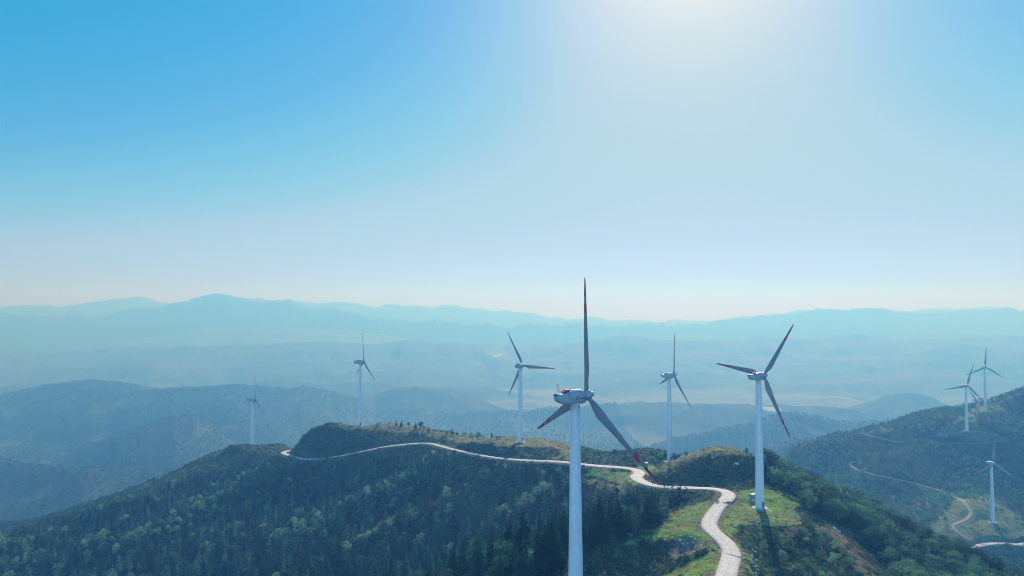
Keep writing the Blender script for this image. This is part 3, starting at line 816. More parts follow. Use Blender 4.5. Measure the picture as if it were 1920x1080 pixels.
for p_, rx_, ry_, z_, sd_ in PONDS:
    ang = np.linspace(0, 2 * np.pi, 40, endpoint=False)
    rr = 1 + 0.25 * np.sin(ang * 2 + sd_) + 0.15 * np.sin(ang * 3 + 2 * sd_)
    vs = [(p_[0] + rx_ * r * math.cos(a), p_[1] + ry_ * r * math.sin(a), z_ + CZ) for a, r in zip(ang, rr)]
    vs += [(x, y, z - 3) for x, y, z in vs]
    tag(mesh_obj('pond', vs, [tuple(range(40))] + [(k, 40 + k, 40 + (k + 1) % 40, (k + 1) % 40) for k in range(40)], M_WATER), kind='structure')

# ------------------------------------------------------------------ wind turbines
def blade_mesh(R=25.0):
    st = [(0.7, 1.0, 1.0, 14), (1.8, 1.0, 0.98, 14), (3.2, 1.55, 0.72, 13), (5.2, 2.05, 0.46, 11), (8, 1.80, 0.34, 8), (11, 1.50, 0.26, 5.5), (14, 1.22, 0.20, 3.5), (16.5, 1.02, 0.16, 2.2),
          (17.5, 0.95, 0.145, 1.8), (17.5, 0.95, 0.145, 1.8), (19.4, 0.80, 0.115, 1.1), (19.4, 0.80, 0.115, 1.1), (21.0, 0.67, 0.095, 0.6), (21.0, 0.67, 0.095, 0.6), (23, 0.50, 0.07, 0.2), (24.4, 0.36, 0.05, 0), (24.85, 0.22, 0.03, 0), (25.0, 0.05, 0.015, 0)]
    n = 20
    vs, fs, mi = [], [], []
    for r, c, t, tw in st:
        if r > 2: c *= 1.18
        e = min(max((r - 1.8) / 3.4, 0), 1)
        for k in range(n):
            a = 2 * math.pi * k / n
            xc = math.cos(a)                                    # -1 trailing .. 1 leading
            circ = (0.5 * c * xc, 0.5 * t * math.sin(a))
            s = (xc + 1) / 2
            th = t * 0.5 * math.copysign(1, math.sin(a)) * (1.9 * math.sqrt(max(1 - s, 0)) * s ** 0.9 * 1.05 if 0 < s < 1 else 0)
            foil = (c * (s - 0.68) * 1.0, th)
            p = (circ[0] * (1 - e) + foil[0] * e, circ[1] * (1 - e) + foil[1] * e)
            ta = math.radians(tw)
            y = p[0] * math.cos(ta) - p[1] * math.sin(ta); x = p[0] * math.sin(ta) + p[1] * math.cos(ta)
            vs.append((x + 0.0012 * r * r * 0.6, y, r))
    for j in range(len(st) - 1):
        if st[j][0] == st[j + 1][0]: continue
        r = (st[j][0] + st[j + 1][0]) / 2
        m = 1 if 17.5 < r < 19.4 else (2 if r > 21.0 else 0)
        for k in range(n):
            fs.append((j * n + k, j * n + (k + 1) % n, (j + 1) * n + (k + 1) % n, (j + 1) * n + k)); mi.append(m)
    fs.append(tuple(range(n - 1, -1, -1))); mi.append(0)
    fs.append(tuple((len(st) - 1) * n + k for k in range(n))); mi.append(2)
    return vs, fs, mi

TILT = math.radians(5)
def rotor_matrix(phi, scale=1.0):
    n = Vector((math.cos(TILT), 0, math.sin(TILT))); y = Vector((0, 1, 0)); u = n.cross(y)
    z = u * math.cos(phi) + y * math.sin(phi)
    yy = z.cross(n)
    m = Matrix((n, yy, z)).transposed().to_4x4()
    m.translation = Vector((0, 0, 50)) + n * 3.0
    return m @ Matrix.Diagonal((1, 1, scale, 1))

def make_turbine():
    root = empty('wind_turbine', (0, 0, 0))
    t = MB()
    prof = [(1.76, -0.4)]
    for k in range(25):
        h = 48.45 * k / 24
        r = 1.71 + (1.00 - 1.71) * (h / 48.45) ** 1.05
        prof.append((r, h))
    prof += [(1.12, 48.46), (1.12, 48.75)]
    t.lathe(prof, 48)
    tower = t.build('tower', M_TOWER, root, True)
    f = MB(); f.lathe([(3.1, -1.6), (3.1, 0.05), (2.9, 0.22), (2.3, 0.30), (2.2, 0.30)], 40)
    f.build('foundation', M_CONC, root)
    d = MB()
    d.box((0, -1.80, 1.95), (0.85, 0.14, 2.0), 0, 0, 0.04)
    d.box((0, -1.89, 1.95), (0.70, 0.05, 1.8), 1)
    d.build('door', [M_STEEL, M_SEAM], tower)
    s = MB()
    for k in range(4): s.box((0, -2.45 - 0.28 * k, 0.82 - 0.22 * k), (0.95, 0.30, 0.05))
    for x in (-0.5, 0.5):
        s.tube([(x, -2.3, 0.9), (x, -2.3, 1.9), (x, -3.4, 1.1), (x, -3.4, 0.2)], 0.035)
        s.tube([(x, -2.1, 0.85), (x, -3.45, 0.15)], 0.05)
    s.build('stair', M_STEEL, tower)
    # nacelle: rounded hull lofted along x
    secs = [(-5.55, 49.98, 50.66, 0.70), (-5.5, 49.72, 50.86, 0.95), (-5.2, 49.28, 50.92, 1.12), (-4.6, 48.98, 50.95, 1.24), (-3.6, 48.74, 50.98, 1.30), (-2.85, 48.64, 51.02, 1.32), (-2.55, 48.60, 51.10, 1.33), (-2.15, 48.58, 51.40, 1.34), (0.0, 48.58, 51.42, 1.35),
            (1.55, 48.60, 51.40, 1.34), (1.95, 48.72, 51.28, 1.26), (2.15, 48.95, 51.05, 1.08)]
    vs, fs = [], []
    n = 28
    for x, zb, zt, w in secs:
        x = x * 0.88 if x < 0 else x; w *= 0.95
        hz, cz = (zt - zb) / 2, (zt + zb) / 2
        for k in range(n):
            a = 2 * math.pi * (k + 0.5) / n
            e = 0.42
            ca, sa = math.cos(a), math.sin(a)
            vs.append((x, math.copysign(abs(ca) ** e, ca) * w, cz + math.copysign(abs(sa) ** e, sa) * hz))
    for j in range(len(secs) - 1):
        fs += [(j * n + k, j * n + (k + 1) % n, (j + 1) * n + (k + 1) % n, (j + 1) * n + k) for k in range(n)]
    fs += [tuple(range(n - 1, -1, -1)), tuple((len(secs) - 1) * n + k for k in range(n))]
    nac = mesh_obj('nacelle', vs, fs, M_WHITE, root, True)
    for sy in (-1, 1):
        y = 1.285 * sy
        sm = MB()
        sm.tube([(-2.45, y, 51.05), (-2.3, y, 50.6), (-1.9, y, 50.05), (-1.3, y, 49.55), (-0.5, y, 49.25), (0.6, y, 49.12), (1.6, y, 49.12), (1.66, y * 0.99, 51.0)], 0.035)
        sm.build('panel_seam', M_SEAM, nac)
    tl = MB(); tl.box((-4.72, 0, 50.62), (0.44, 1.8, 0.42), 0, 0, 0.1)
    tl.build('tail_grille', M_SEAM, nac)
    h = MB(); h.box((-2.75, 0.1, 51.22), (0.75, 1.3, 0.34), 0, 0, 0.08); h.box((-2.1, 0.1, 51.52), (0.95, 1.3, 0.30), 0, 0, 0.08)
    h.build('roof_vent', M_RED, nac)
    h = MB(); h.box((0.35, 0, 51.50), (2.3, 1.5, 0.22), 0, 0, 0.06); h.tube([(-0.7, -0.6, 51.5), (-0.7, -0.6, 51.85), (1.3, -0.6, 51.85), (1.3, -0.6, 51.5)], 0.03)
    h.build('roof_hatch', M_ROOF, nac)
    m = MB()
    m.tube([(-4.3, -0.35, 50.9), (-4.45, -0.1, 52.55)], 0.035); m.tube([(-3.5, 0.35, 50.95), (-4.4, 0.0, 52.5)], 0.035); m.tube([(-4.3, 0.4, 50.9), (-4.45, 0.1, 52.55)], 0.03)
    m.tube([(-4.45, -0.4, 52.55), (-4.45, 0.4, 52.55)], 0.03)
    for y in (-0.38, 0.38):
        m.tube([(-4.45, y, 52.55), (-4.45, y, 52.95)], 0.03); m.lathe([(0.05, 0), (0.13, 0.03), (0.13, 0.10), (0.04, 0.14)], 8, 'z', (-4.45, y, 52.9))
    m.tube([(-4.45, 0, 52.5), (-4.45, 0, 53.25)], 0.02)
    m.build('wind_sensor_mast', M_STEEL, nac)
    hb = MB()
    hb.lathe([(0.95, -0.85), (1.12, -0.72), (1.2, -0.3), (1.2, 0.35), (1.1, 0.7), (0.8, 0.95), (0.58, 1.02), (0.56, 1.55), (0.45, 1.72), (0.2, 1.78), (0.02, 1.79)], 32, 'x')
    hub = hb.build('hub', M_WHITE, root, True)
    hub.matrix_local = Matrix.Translation((3.0 * math.cos(TILT), 0, 50 + 3.0 * math.sin(TILT))) @ Matrix.Rotation(-TILT, 4, 'Y')
    bv, bf, bm = blade_mesh()
    b0 = mesh_obj('blade', bv, bf, [M_BLADE, M_RED, M_DKRED], root, True, bm)
    for k in range(2):
        b = b0.copy(); COL.objects.link(b); b.parent = root
    return root

def set_rotor(root, phi, s):
    bl = [c for c in root.children if c.name.split('.')[0] == 'blade']
    for k, b in enumerate(bl):
        b.matrix_local = rotor_matrix(phi + k * 2 * math.pi / 3, s)

TLABEL = {
 'T1': 'largest and nearest white wind turbine, tower running out of the bottom of the photo',
 'T2': 'white wind turbine on the green grass pad beside the bend of the road',
 'T3': 'white wind turbine whose foot stands behind the brown knoll at the road',
 'T4': 'white wind turbine on the dry grass pad mid ridge, one blade pointing level right',
 'T5': 'white wind turbine on top of the rounded hill above the long road curve',
 'T6': 'white wind turbine at the left end of the ridge beside the road hairpin',
 'T7': 'white wind turbine on the tan spur of the hazy right hill',
 'T8': 'white wind turbine on the right hill crest, one blade pointing straight up',
 'T9': 'pale wind turbine on the yellowish grass shelf low on the hazy right hill',
 'T10': 'wind turbine of which only the rotor shows over the right hill crest',
 'T11': 'wind turbine at the photo edge, only a blade tip above the right hill',
 'T12': 'faint tiny wind turbine in the haze, the more distinct of two',
 'T13': 'faint wind turbine in the haze, only a blade showing near the right hill',
}
proto = make_turbine()
def place_turbine(key, b, psi, phi, R, first=False):
    r = proto if first else copy_tree(proto)
    r.location = (b[0], b[1], b[2] + CZ)
    r.rotation_euler = (0, 0, math.radians(psi))
    set_rotor(r, math.radians(phi), R / 25.0)
    tag(r, TLABEL[key], 'wind turbine', 'wind turbines along the ridges')
    return r
place_turbine(*TURB[0], first=True)
turb_objs = {}
for t in TURB[1:]:
    turb_objs[t[0]] = place_turbine(*t)
# doors should not all face the same way as the rotor: keep as built. far-off ones
p = bk(1938, 735, 960)
place_turbine('T11', (p[0], p[1], p[2] - 50), 262.0, 100.0, 25)
p = bk(1531, 790, 2030)
place_turbine('T12', (p[0], p[1], p[2] - 50), 250.0, 25.0, 25)
p = bk(1640, 789, 2050)
place_turbine('T13', (p[0], p[1], p[2] - 50), 240.0, 22.0, 25)

# emblem and lettering on the camera-facing flank of the two nearest nacelles
def emblem(nac):
    e = MB()
    def leaf(pts, z=0.0):
        pts3 = [(x, -1.295, 49.0 + zz) for x, zz in pts]; n = len(pts3)
        e.add(pts3 + [(x, y + 0.05, zz) for x, y, zz in pts3], [tuple(range(n))] + [(k, n + k, n + (k + 1) % n, (k + 1) % n) for k in range(n)])
    a = [(math.pi * k / 10) for k in range(11)]
    leaf([(-0.72 + 0.42 * (1 - math.cos(t)), 0.95 + 0.30 * math.sin(t)) for t in a] + [(-0.72 + 0.42 * (1 - math.cos(t)), 0.95 + 0.10 * math.sin(t)) for t in reversed(a[1:-1])])
    leaf([(-0.82 + 0.42 * (1 - math.cos(t)), 0.85 - 0.28 * math.sin(t)) for t in a] + [(-0.82 + 0.42 * (1 - math.cos(t)), 0.85 - 0.04 * math.sin(t)) for t in reversed(a[1:-1])])
    e.build('emblem', M_LOGO, nac)
    cu = bpy.data.curves.new('lettering', 'FONT')
    cu.body = '\u91d1\u98ce\u79d1\u6280'
    cu.size = 0.52; cu.extrude = 0.012
    cu.materials.append(M_LOGO)
    tmp = bpy.data.objects.new('lettering', cu); COL.objects.link(tmp)
    me = bpy.data.meshes.new_from_object(tmp.evaluated_get(bpy.context.evaluated_depsgraph_get()))
    bpy.data.objects.remove(tmp)
    o = bpy.data.objects.new('lettering', me); COL.objects.link(o); o.parent = nac
    o.location = (0.10, -1.300, 49.62); o.rotation_euler = (math.pi / 2, 0, 0)
for r in (proto, turb_objs['T2']):
    for c_ in r.children:
        if c_.name.split('.')[0] == 'nacelle': emblem(c_)
    # the door with its stair faces the photographer
    for c_ in r.children:
        if c_.name.split('.')[0] == 'tower': c_.rotation_euler = (0, 0, -r.rotation_euler.z + math.radians(20))

# ------------------------------------------------------------------ transformer kiosks
def make_kiosk():
    r = empty('transformer_kiosk', (0, 0, 0))
    m = MB(); m.box((0, 0, 0.1), (2.7, 2.3, 0.9), 0, 0, 0.05); m.build('plinth', M_CONC, r)
    m = MB(); m.box((0, 0, 1.65), (2.4, 2.0, 2.2), 0, 0, 0.05); m.build('body', M_KIOSK, r)
    m = MB(); m.add([(-1.4, -1.2, 2.75), (1.4, -1.2, 2.75), (1.4, 1.2, 2.75), (-1.4, 1.2, 2.75), (-1.4, -1.2, 2.87), (1.4, -1.2, 2.87), (1.4, 1.2, 2.87), (-1.4, 1.2, 2.87), (-1.1, 0, 3.2), (1.1, 0, 3.2)],
                    [(3, 2, 1, 0), (0, 1, 5, 4), (1, 2, 6, 5), (2, 3, 7, 6), (3, 0, 4, 7), (4, 5, 9, 8), (6, 7, 8, 9), (5, 6, 9), (7, 4, 8)])
    m.build('roof', M_ROOF, r)
    for x in (-0.56, 0.56):
        m = MB(); m.box((x, -1.03, 1.6), (1.0, 0.06, 1.9), 0, 0, 0.01); m.box((x * 0.25, -1.075, 1.6), (0.05, 0.04, 0.3), 1); m.build('door', [M_KIOSK, M_SEAM], r)
    return r
kio = make_kiosk()
for k, (px, py, yy, lab) in enumerate([
    (1411, 938, 262, 'grey transformer kiosk with white roof half hidden behind the tower on the grass pad'),
    (1212, 874, 384, 'small transformer kiosk with white roof in front of the dark mound by the road'),
    (709, 797, 500, 'small dark transformer kiosk on the rounded hilltop right of the turbine foot'),
    (934, 822, 440, 'small transformer kiosk on the dry grass left of the mid-ridge turbine'),
    (488, 846, 600, 'tiny pale transformer kiosk at the turbine beside the road hairpin'),
    (1839, 760, 800, 'tiny white transformer kiosk on the crest of the hazy right hill')]):
    o = kio if k == 0 else copy_tree(kio)
    o.scale = (0.85, 0.85, 0.85) if k == 0 else (0.68, 0.68, 0.68)
    if k > 1:
        for c_ in o.children:
            if c_.name.split('.')[0] == 'roof':
                c_.data = c_.data.copy(); c_.data.materials[0] = M_KIOSK
    p = at(px, py, yy)
    o.location = (p[0], p[1], grid_z(p[0], p[1]) + CZ); o.rotation_euler = (0, 0, [0.35, -0.15, 0.5, 0.2, 0.3, 0.1][k])
    tag(o, lab, 'transformer kiosk', 'transformer kiosks beside the turbines')

# ------------------------------------------------------------------ motorcycle at the road edge
def make_motorcycle(loc, rz):
    r = empty('motorcycle', loc, rz)
    for x in (-0.65, 0.65):
        m = MB()
        ring = []
        for k in range(20):
            a = 2 * math.pi * k / 20
            ring.append((x + 0.27 * math.cos(a), 0, 0.32 + 0.27 * math.sin(a)))
        m.tube(ring + [ring[0]], 0.055, 8)
        w = m.build('wheel', M_BLACK, r, True)
        s = MB(); s.lathe([(0.05, -0.06), (0.09, -0.04), (0.22, -0.015), (0.22, 0.015), (0.09, 0.04), (0.05, 0.06)], 16, 'y', (x, 0, 0.32)); s.build('rim', M_STEEL, w, True)
    m = MB(); m.tube([(0.62, 0, 0.35), (0.48, 0, 0.75), (0.40, 0, 1.0)], [0.05, 0.06, 0.05], 8); m.build('fork', M_STEEL, r)
    m = MB(); m.tube([(0.36, -0.36, 1.05), (0.42, -0.1, 1.02), (0.42, 0.1, 1.02), (0.36, 0.36, 1.05)], 0.025, 6); m.tube([(0.42, -0.3, 1.05), (0.44, -0.34, 1.28)], 0.03); m.tube([(0.42, 0.3, 1.05), (0.44, 0.34, 1.28)], 0.03); m.build('handlebar', M_BLACK, r)
    m = MB(); m.tube([(0.42, 0, 0.9), (0.3, 0, 0.84), (0.05, 0, 0.62), (-0.25, 0, 0.62), (-0.5, 0, 0.74), (-0.85, 0, 0.82)], [0.10, 0.17, 0.17, 0.18, 0.18, 0.07], 10); m.tube([(0.6, 0, 0.65), (0.75, 0, 0.62)], [0.12, 0.04], 8); m.build('body', M_ROOF, r, True)
    m = MB(); m.tube([(0.1, 0, 0.84), (-0.2, 0, 0.82), (-0.55, 0, 0.88), (-0.72, 0, 0.9)], [0.09, 0.14, 0.14, 0.08], 8); m.build('seat', M_BLACK, r, True)
    m = MB(); m.lathe([(0.16, -0.16), (0.2, -0.05), (0.2, 0.05), (0.16, 0.16)], 12, 'y', (0, 0, 0.38)); m.tube([(0.1, 0.17, 0.3), (-0.7, 0.19, 0.38)], 0.05); m.build('engine', M_STEEL, r)
    m = MB(); m.lathe([(0.04, 0.40), (0.09, 0.46), (0.09, 0.52), (0.03, 0.53)], 10, 'x', (0, 0, 0.92)); m.build('headlight', M_ROOF, r)
    return tag(r, 'white motorcycle with dark seat parked at the left edge of the concrete road', 'motorcycle')
p = at(1345, 944)
kk = np.argmin(np.hypot(road_c[:, 0] - p[0], road_c[:, 1] - p[1]))
make_motorcycle((p[0] + 0.1, p[1], road_c[kk, 2] + CZ + 0.12), 0.5)

# brushwood on the road
m = MB()
for k in range(140):
    a = random.uniform(0, 6.28); rr = abs(random.gauss(0, 0.8)); l_ = random.uniform(0.5, 1.3); b_ = random.uniform(0, 6.28); z = random.uniform(0.0, 0.45) * math.exp(-rr)
    x, y = rr * math.cos(a) * 1.5, rr * math.sin(a)
    m.tube([(x - l_ / 2 * math.cos(b_), y - l_ / 2 * math.sin(b_), z), (x, y, z + 0.12), (x + l_ / 2 * math.cos(b_), y + l_ / 2 * math.sin(b_), z + random.uniform(0, 0.15))], 0.025, 4)
bp = m.build('brush_pile', M_TWIG)
p = at(1366, 945); kk = np.argmin(np.hypot(road_c[:, 0] - p[0], road_c[:, 1] - p[1]))
bp.location = (p[0], p[1], road_c[kk, 2] + CZ + 0.14)
tag(bp, 'heap of dry reddish brushwood lying on the concrete road', 'brush pile')

# ------------------------------------------------------------------ boulders
def boulder_mesh(seed, mat):
    import bmesh
    bm = bmesh.new(); bmesh.ops.create_icosphere(bm, subdivisions=3, radius=1.0)
    rg = np.random.default_rng(seed)
    planes = [(Vector(rg.normal(size=3)).normalized(), rg.uniform(0.55, 0.85)) for _ in range(9)]
    for v_ in bm.verts:
        for n_, d_ in planes:
            q = v_.co.dot(n_)
            if q > d_: v_.co -= n_ * (q - d_)
        v_.co *= 1 + 0.06 * math.sin(v_.co.x * 9 + seed) * math.cos(v_.co.y * 8 - seed)
        v_.co.z *= 0.75
    me = bpy.data.meshes.new('boulder'); bm.to_mesh(me); bm.free()
    me.materials.append(mat)
    return me
BM = [boulder_mesh(s, M_ROCK) for s in range(4)] + [boulder_mesh(s + 10, M_PALE) for s in range(4)]
def boulder(px, py, size, pale, label, group):
    p = at(px, py, 150)
    o = bpy.data.objects.new('boulder', BM[random.randrange(4) + (4 if pale else 0)])
    COL.objects.link(o)
    o.location = (p[0], p[1], grid_z(p[0], p[1]) + CZ + size * 0.15)
    size *= 0.75
    o.scale = (size * random.uniform(0.8, 1.3), size * random.uniform(0.8, 1.2), size * random.uniform(0.7, 1.1))
    o.rotation_euler = (random.uniform(-0.3, 0.3), random.uniform(-0.3, 0.3), random.uniform(0, 6.28))
    tag(o, label, 'boulder', group)
for k in range(26):
    t = k / 25
    boulder(1410 + 10 * t + random.uniform(-4, 4), 1032 + 50 * t + random.uniform(-2, 2), random.uniform(0.45, 0.95), k % 3 != 0, 'pale grey stone in the tumbled line of stones right of the road', 'stones in a tumbled line right of the road')
for k in range(12):
    boulder(1412 + 2.2 * k + random.uniform(-1, 1), 993 - 1.1 * k + random.uniform(-1, 1), random.uniform(0.3, 0.6), k % 2 == 0, 'whitish stone along the shaded bank below the grass pad', 'stones on the bank below the grass pad')
for k in range(14):
    boulder(1482 + 1.4 * k + random.uniform(-3, 3), 952 + 2.4 * k + random.uniform(-3, 3), random.uniform(0.3, 0.7), k % 4 == 0, 'brown stone on the outer rim of the grass pad', 'stones on the rim of the grass pad')
for k in range(9):
    boulder(1396 + 5 * k + random.uniform(-2, 2), 976 + random.uniform(-3, 5), random.uniform(0.4, 0.9), False, 'dark stone at the broken front edge of the grass pad', 'stones at the front edge of the grass pad')
for k in range(8):
    boulder(1402 + 3.0 * k + (22 if k > 3 else 0) + random.uniform(-1, 1), 950 + random.uniform(-3, 3), random.uniform(0.35, 0.75), k % 2 == 0, 'loose stone beside the concrete foot of the turbine on the grass pad', 'stones at the turbine foot')
for k in range(7):
    boulder(1274 + 5 * k + random.uniform(-2, 2), 1012 + random.uniform(-2, 14), random.uniform(0.35, 0.8), k % 3 == 0, 'angular rock in the small quarry hollow left of the road', 'rocks in the quarry hollow')
for px, py, s in [(1178, 1003, 1.4), (1172, 1001, 0.9), (1184, 1006, 1.0), (1565, 992, 1.3), (1572, 998, 1.0), (1310, 857, 1.0), (1381, 872, 1.6), (1336, 859, 0.9)]:
    boulder(px, py, s, True, 'big pale rock outcrop showing through the dark shrubs', 'pale rock outcrops')

# ------------------------------------------------------------------ trees
def kite(o, d, side, L, W, droop):
    """4 vertices of a leafy spray: root, left, tip, right"""
    m_ = o + d * L * 0.45 - np.array([0, 0, droop * 0.3 * L])
    return [o, m_ + side * W, o + d * L - np.array([0, 0, droop * L]), m_ - side * W]

def conifer_arrays(seed, whorls, nb, sub, lean=0.0, slim=0.30, gap=0.0):
    rg = np.random.default_rng(seed); v = []
    for w in range(whorls):
        t = 0.10 + 0.88 * (w / (whorls - 1)) ** 0.95
        r = slim * (1 - t) ** 0.85 * rg.uniform(0.75, 1.15) + 0.02
        if rg.uniform() < gap: continue
        for b in range(nb):
            a = 2 * math.pi * (b + rg.uniform(-0.3, 0.3)) / nb + w * 1.3
            rr = r * rg.uniform(0.6, 1.15)
            d = np.array([math.cos(a), math.sin(a), 0.25 * t + rg.uniform(-0.1, 0.15)])
            s = np.array([-math.sin(a), math.cos(a), rg.uniform(-0.5, 0.5)])
            o = np.array([lean * t * t, 0, t + rg.uniform(-0.02, 0.02)])
            v += kite(o, d, s, rr, rr * 0.34, 0.38)
            if sub:
                mid = o + d * rr * 0.4
                for q in (-1, 1):
                    aa = a + q * 0.7
                    v += kite(mid, np.array([math.cos(aa), math.sin(aa), rg.uniform(-0.15, 0.2)]), np.array([-math.sin(aa), math.cos(aa), rg.uniform(-0.4, 0.4)]), rr * 0.62, rr * 0.24, 0.34)
    for q in range(3):
        a = q * 2.1
        v += kite(np.array([lean, 0, 0.93]), np.array([0.15 * math.cos(a), 0.15 * math.sin(a), 1.0]), np.array([-math.sin(a), math.cos(a), 0]), 0.10, 0.012, 0)
    return np.array(v)

def broad_arrays(seed, clumps, leaves, size, wide=0.42, base=0.25):
    rg = np.random.default_rng(seed); v = []
    cs = []
    for k in range(clumps):
        a = rg.uniform(0, 6.28); t = rg.uniform(base, 0.92)
        rad = wide * math.sqrt(max(0.05, 1 - ((t - 0.5) / 0.55) ** 2)) * rg.uniform(0.25, 0.85)
        cs.append((np.array([rad * math.cos(a), rad * math.sin(a), t]), rg.uniform(0.13, 0.22)))
    cs.append((np.array([0, 0, 0.86]), 0.16))
    for c, r in cs:
        for q in range(leaves):
            n = rg.normal(size=3); n /= np.linalg.norm(n)
            p = c + n * r * rg.uniform(0.55, 1.05) * np.array([1.15, 1.15, 0.75])
            d = rg.normal(size=3) + n * 0.7 + np.array([0, 0, 0.15]); d /= np.linalg.norm(d)
            s = np.cross(d, rg.normal(size=3)); s /= np.linalg.norm(s) + 1e-9
            v += kite(p, d, s, size * rg.uniform(0.7, 1.3), size * 0.42, 0.1)
    return np.array(v)

def shrub_arrays(seed, leaves, size):
    rg = np.random.default_rng(seed); v = []
    for q in range(leaves):
        n = rg.normal(size=3); n[2] = abs(n[2]); n /= np.linalg.norm(n)
        p = n * np.array([0.5, 0.5, 0.55]) * rg.uniform(0.6, 1.0)
        d = rg.normal(size=3) + n * 0.8; d /= np.linalg.norm(d)
        s = np.cross(d, rg.normal(size=3)); s /= np.linalg.norm(s) + 1e-9
        v += kite(p, d, s, size * rg.uniform(0.7, 1.4), size * 0.45, 0.05)
    return np.array(v)

def crown_mesh(name, arr, mat):
    me = bpy.data.meshes.new(name)
    n = len(arr)
    me.from_pydata([tuple(a) for a in arr], [], [(k, k + 1, k + 2, k + 3) for k in range(0, n, 4)])
    me.materials.append(mat); me.update()
    return me
def trunk_mesh(seed, lean, h, limbs, arr=None):
    m = MB()
    m.tube([(0, 0, -0.06), (lean * 0.1, 0, 0.3), (lean * 0.45, 0, 0.65), (lean * h, 0, h)], [0.026, 0.019, 0.011, 0.003], 7)
    rg = random.Random(seed)
    for k in range(limbs):
        t = rg.uniform(0.25, 0.7); a = rg.uniform(0, 6.28); l_ = rg.uniform(0.18, 0.32)
        m.tube([(lean * t * t, 0, t), (l_ * 0.6 * math.cos(a), l_ * 0.6 * math.sin(a), t + 0.10), (l_ * math.cos(a), l_ * math.sin(a), t + 0.2)], [0.011, 0.007, 0.003], 5)
    me = bpy.data.meshes.new('trunk'); me.from_pydata(m.v, [], m.f); me.materials.append(M_BARK); me.update()
    return me
CONI_HI = [(crown_mesh('crown', conifer_arrays(s, 17, 8, True, [0, 0.03, -0.04, 0.02, 0, -0.02][s], [0.26, 0.30, 0.22, 0.34, 0.27, 0.31][s], [0, 0.1, 0.05, 0.12, 0, 0.15][s]), M_CONI), trunk_mesh(s, [0, 0.03, -0.04, 0.02, 0, -0.02][s], 0.97, 0)) for s in range(6)]
BROAD_HI = [(crown_mesh('crown', broad_arrays(s + 20, [11, 14, 10, 16, 12, 13][s], 105, 0.052, [0.42, 0.38, 0.48, 0.40, 0.34, 0.45][s], [0.25, 0.18, 0.32, 0.2, 0.3, 0.25][s]), M_BROAD), trunk_mesh(s + 40, 0, 0.8, 7)) for s in range(6)]
FRESH = (crown_mesh('crown', broad_arrays(77, 10, 60, 0.085, 0.45, 0.15), M_FRESH), trunk_mesh(90, 0, 0.8, 7))
TIER = (crown_mesh('crown', conifer_arrays(55, 8, 9, True, 0, 0.34, 0.0), M_CONI), trunk_mesh(91, 0, 0.97, 0))
PINE = (crown_mesh('crown', broad_arrays(56, 8, 50, 0.08, 0.6, 0.45) * np.array([1, 1, 0.95]), M_CONI), trunk_mesh(92, 0.1, 0.9, 9))

def tree(name, proto_, loc, h, wide, label, cat, group, lean=(0, 0)):
    r = bpy.data.objects.new(name, None); COL.objects.link(r)
    r.location = loc; r.scale = (h * wide, h * wide, h); r.rotation_euler = (lean[0], lean[1], random.uniform(0, 6.28))
    for nm_, me in (('crown', proto_[0]), ('trunk', proto_[1])):
        o = bpy.data.objects.new(nm_, me); COL.objects.link(o); o.parent = r
    return tag(r, label, cat, group)

def skyline(px, py, hp, kind, label, ymin=200, wide=1.0, lean=(0, 0)):
    # stands on the first crest under the pixel
    yy = np.arange(ymin, 900, 0.5)
    x0, _, z0 = bk(px, py, 1.0)
    g = grid_z(x0 * yy, yy) / yy
    hit = np.nonzero(g >= z0)[0]
    if len(hit): k = hit[0]
    else: k = int(np.argmax(g))
    Y = yy[k]; h = hp * Y / F
    pr = {'c': CONI_HI[random.randrange(6)], 'b': BROAD_HI[random.randrange(6)], 'f': FRESH, 't': TIER, 'p': PINE}[kind]
    nm_ = {'c': 'conifer_tree', 'b': 'broadleaf_tree', 'f': 'green_shrub', 't': 'conifer_tree', 'p': 'pine_tree'}[kind]
    tree(nm_, pr, (x0 * Y, Y, grid_z(x0 * Y, Y) + CZ - 0.1), h * (0.85 if Y > 400 and kind == 'c' else 1.0), wide, label, {'f': 'shrub'}.get(kind, 'tree'), 'trees on the skyline', lean)
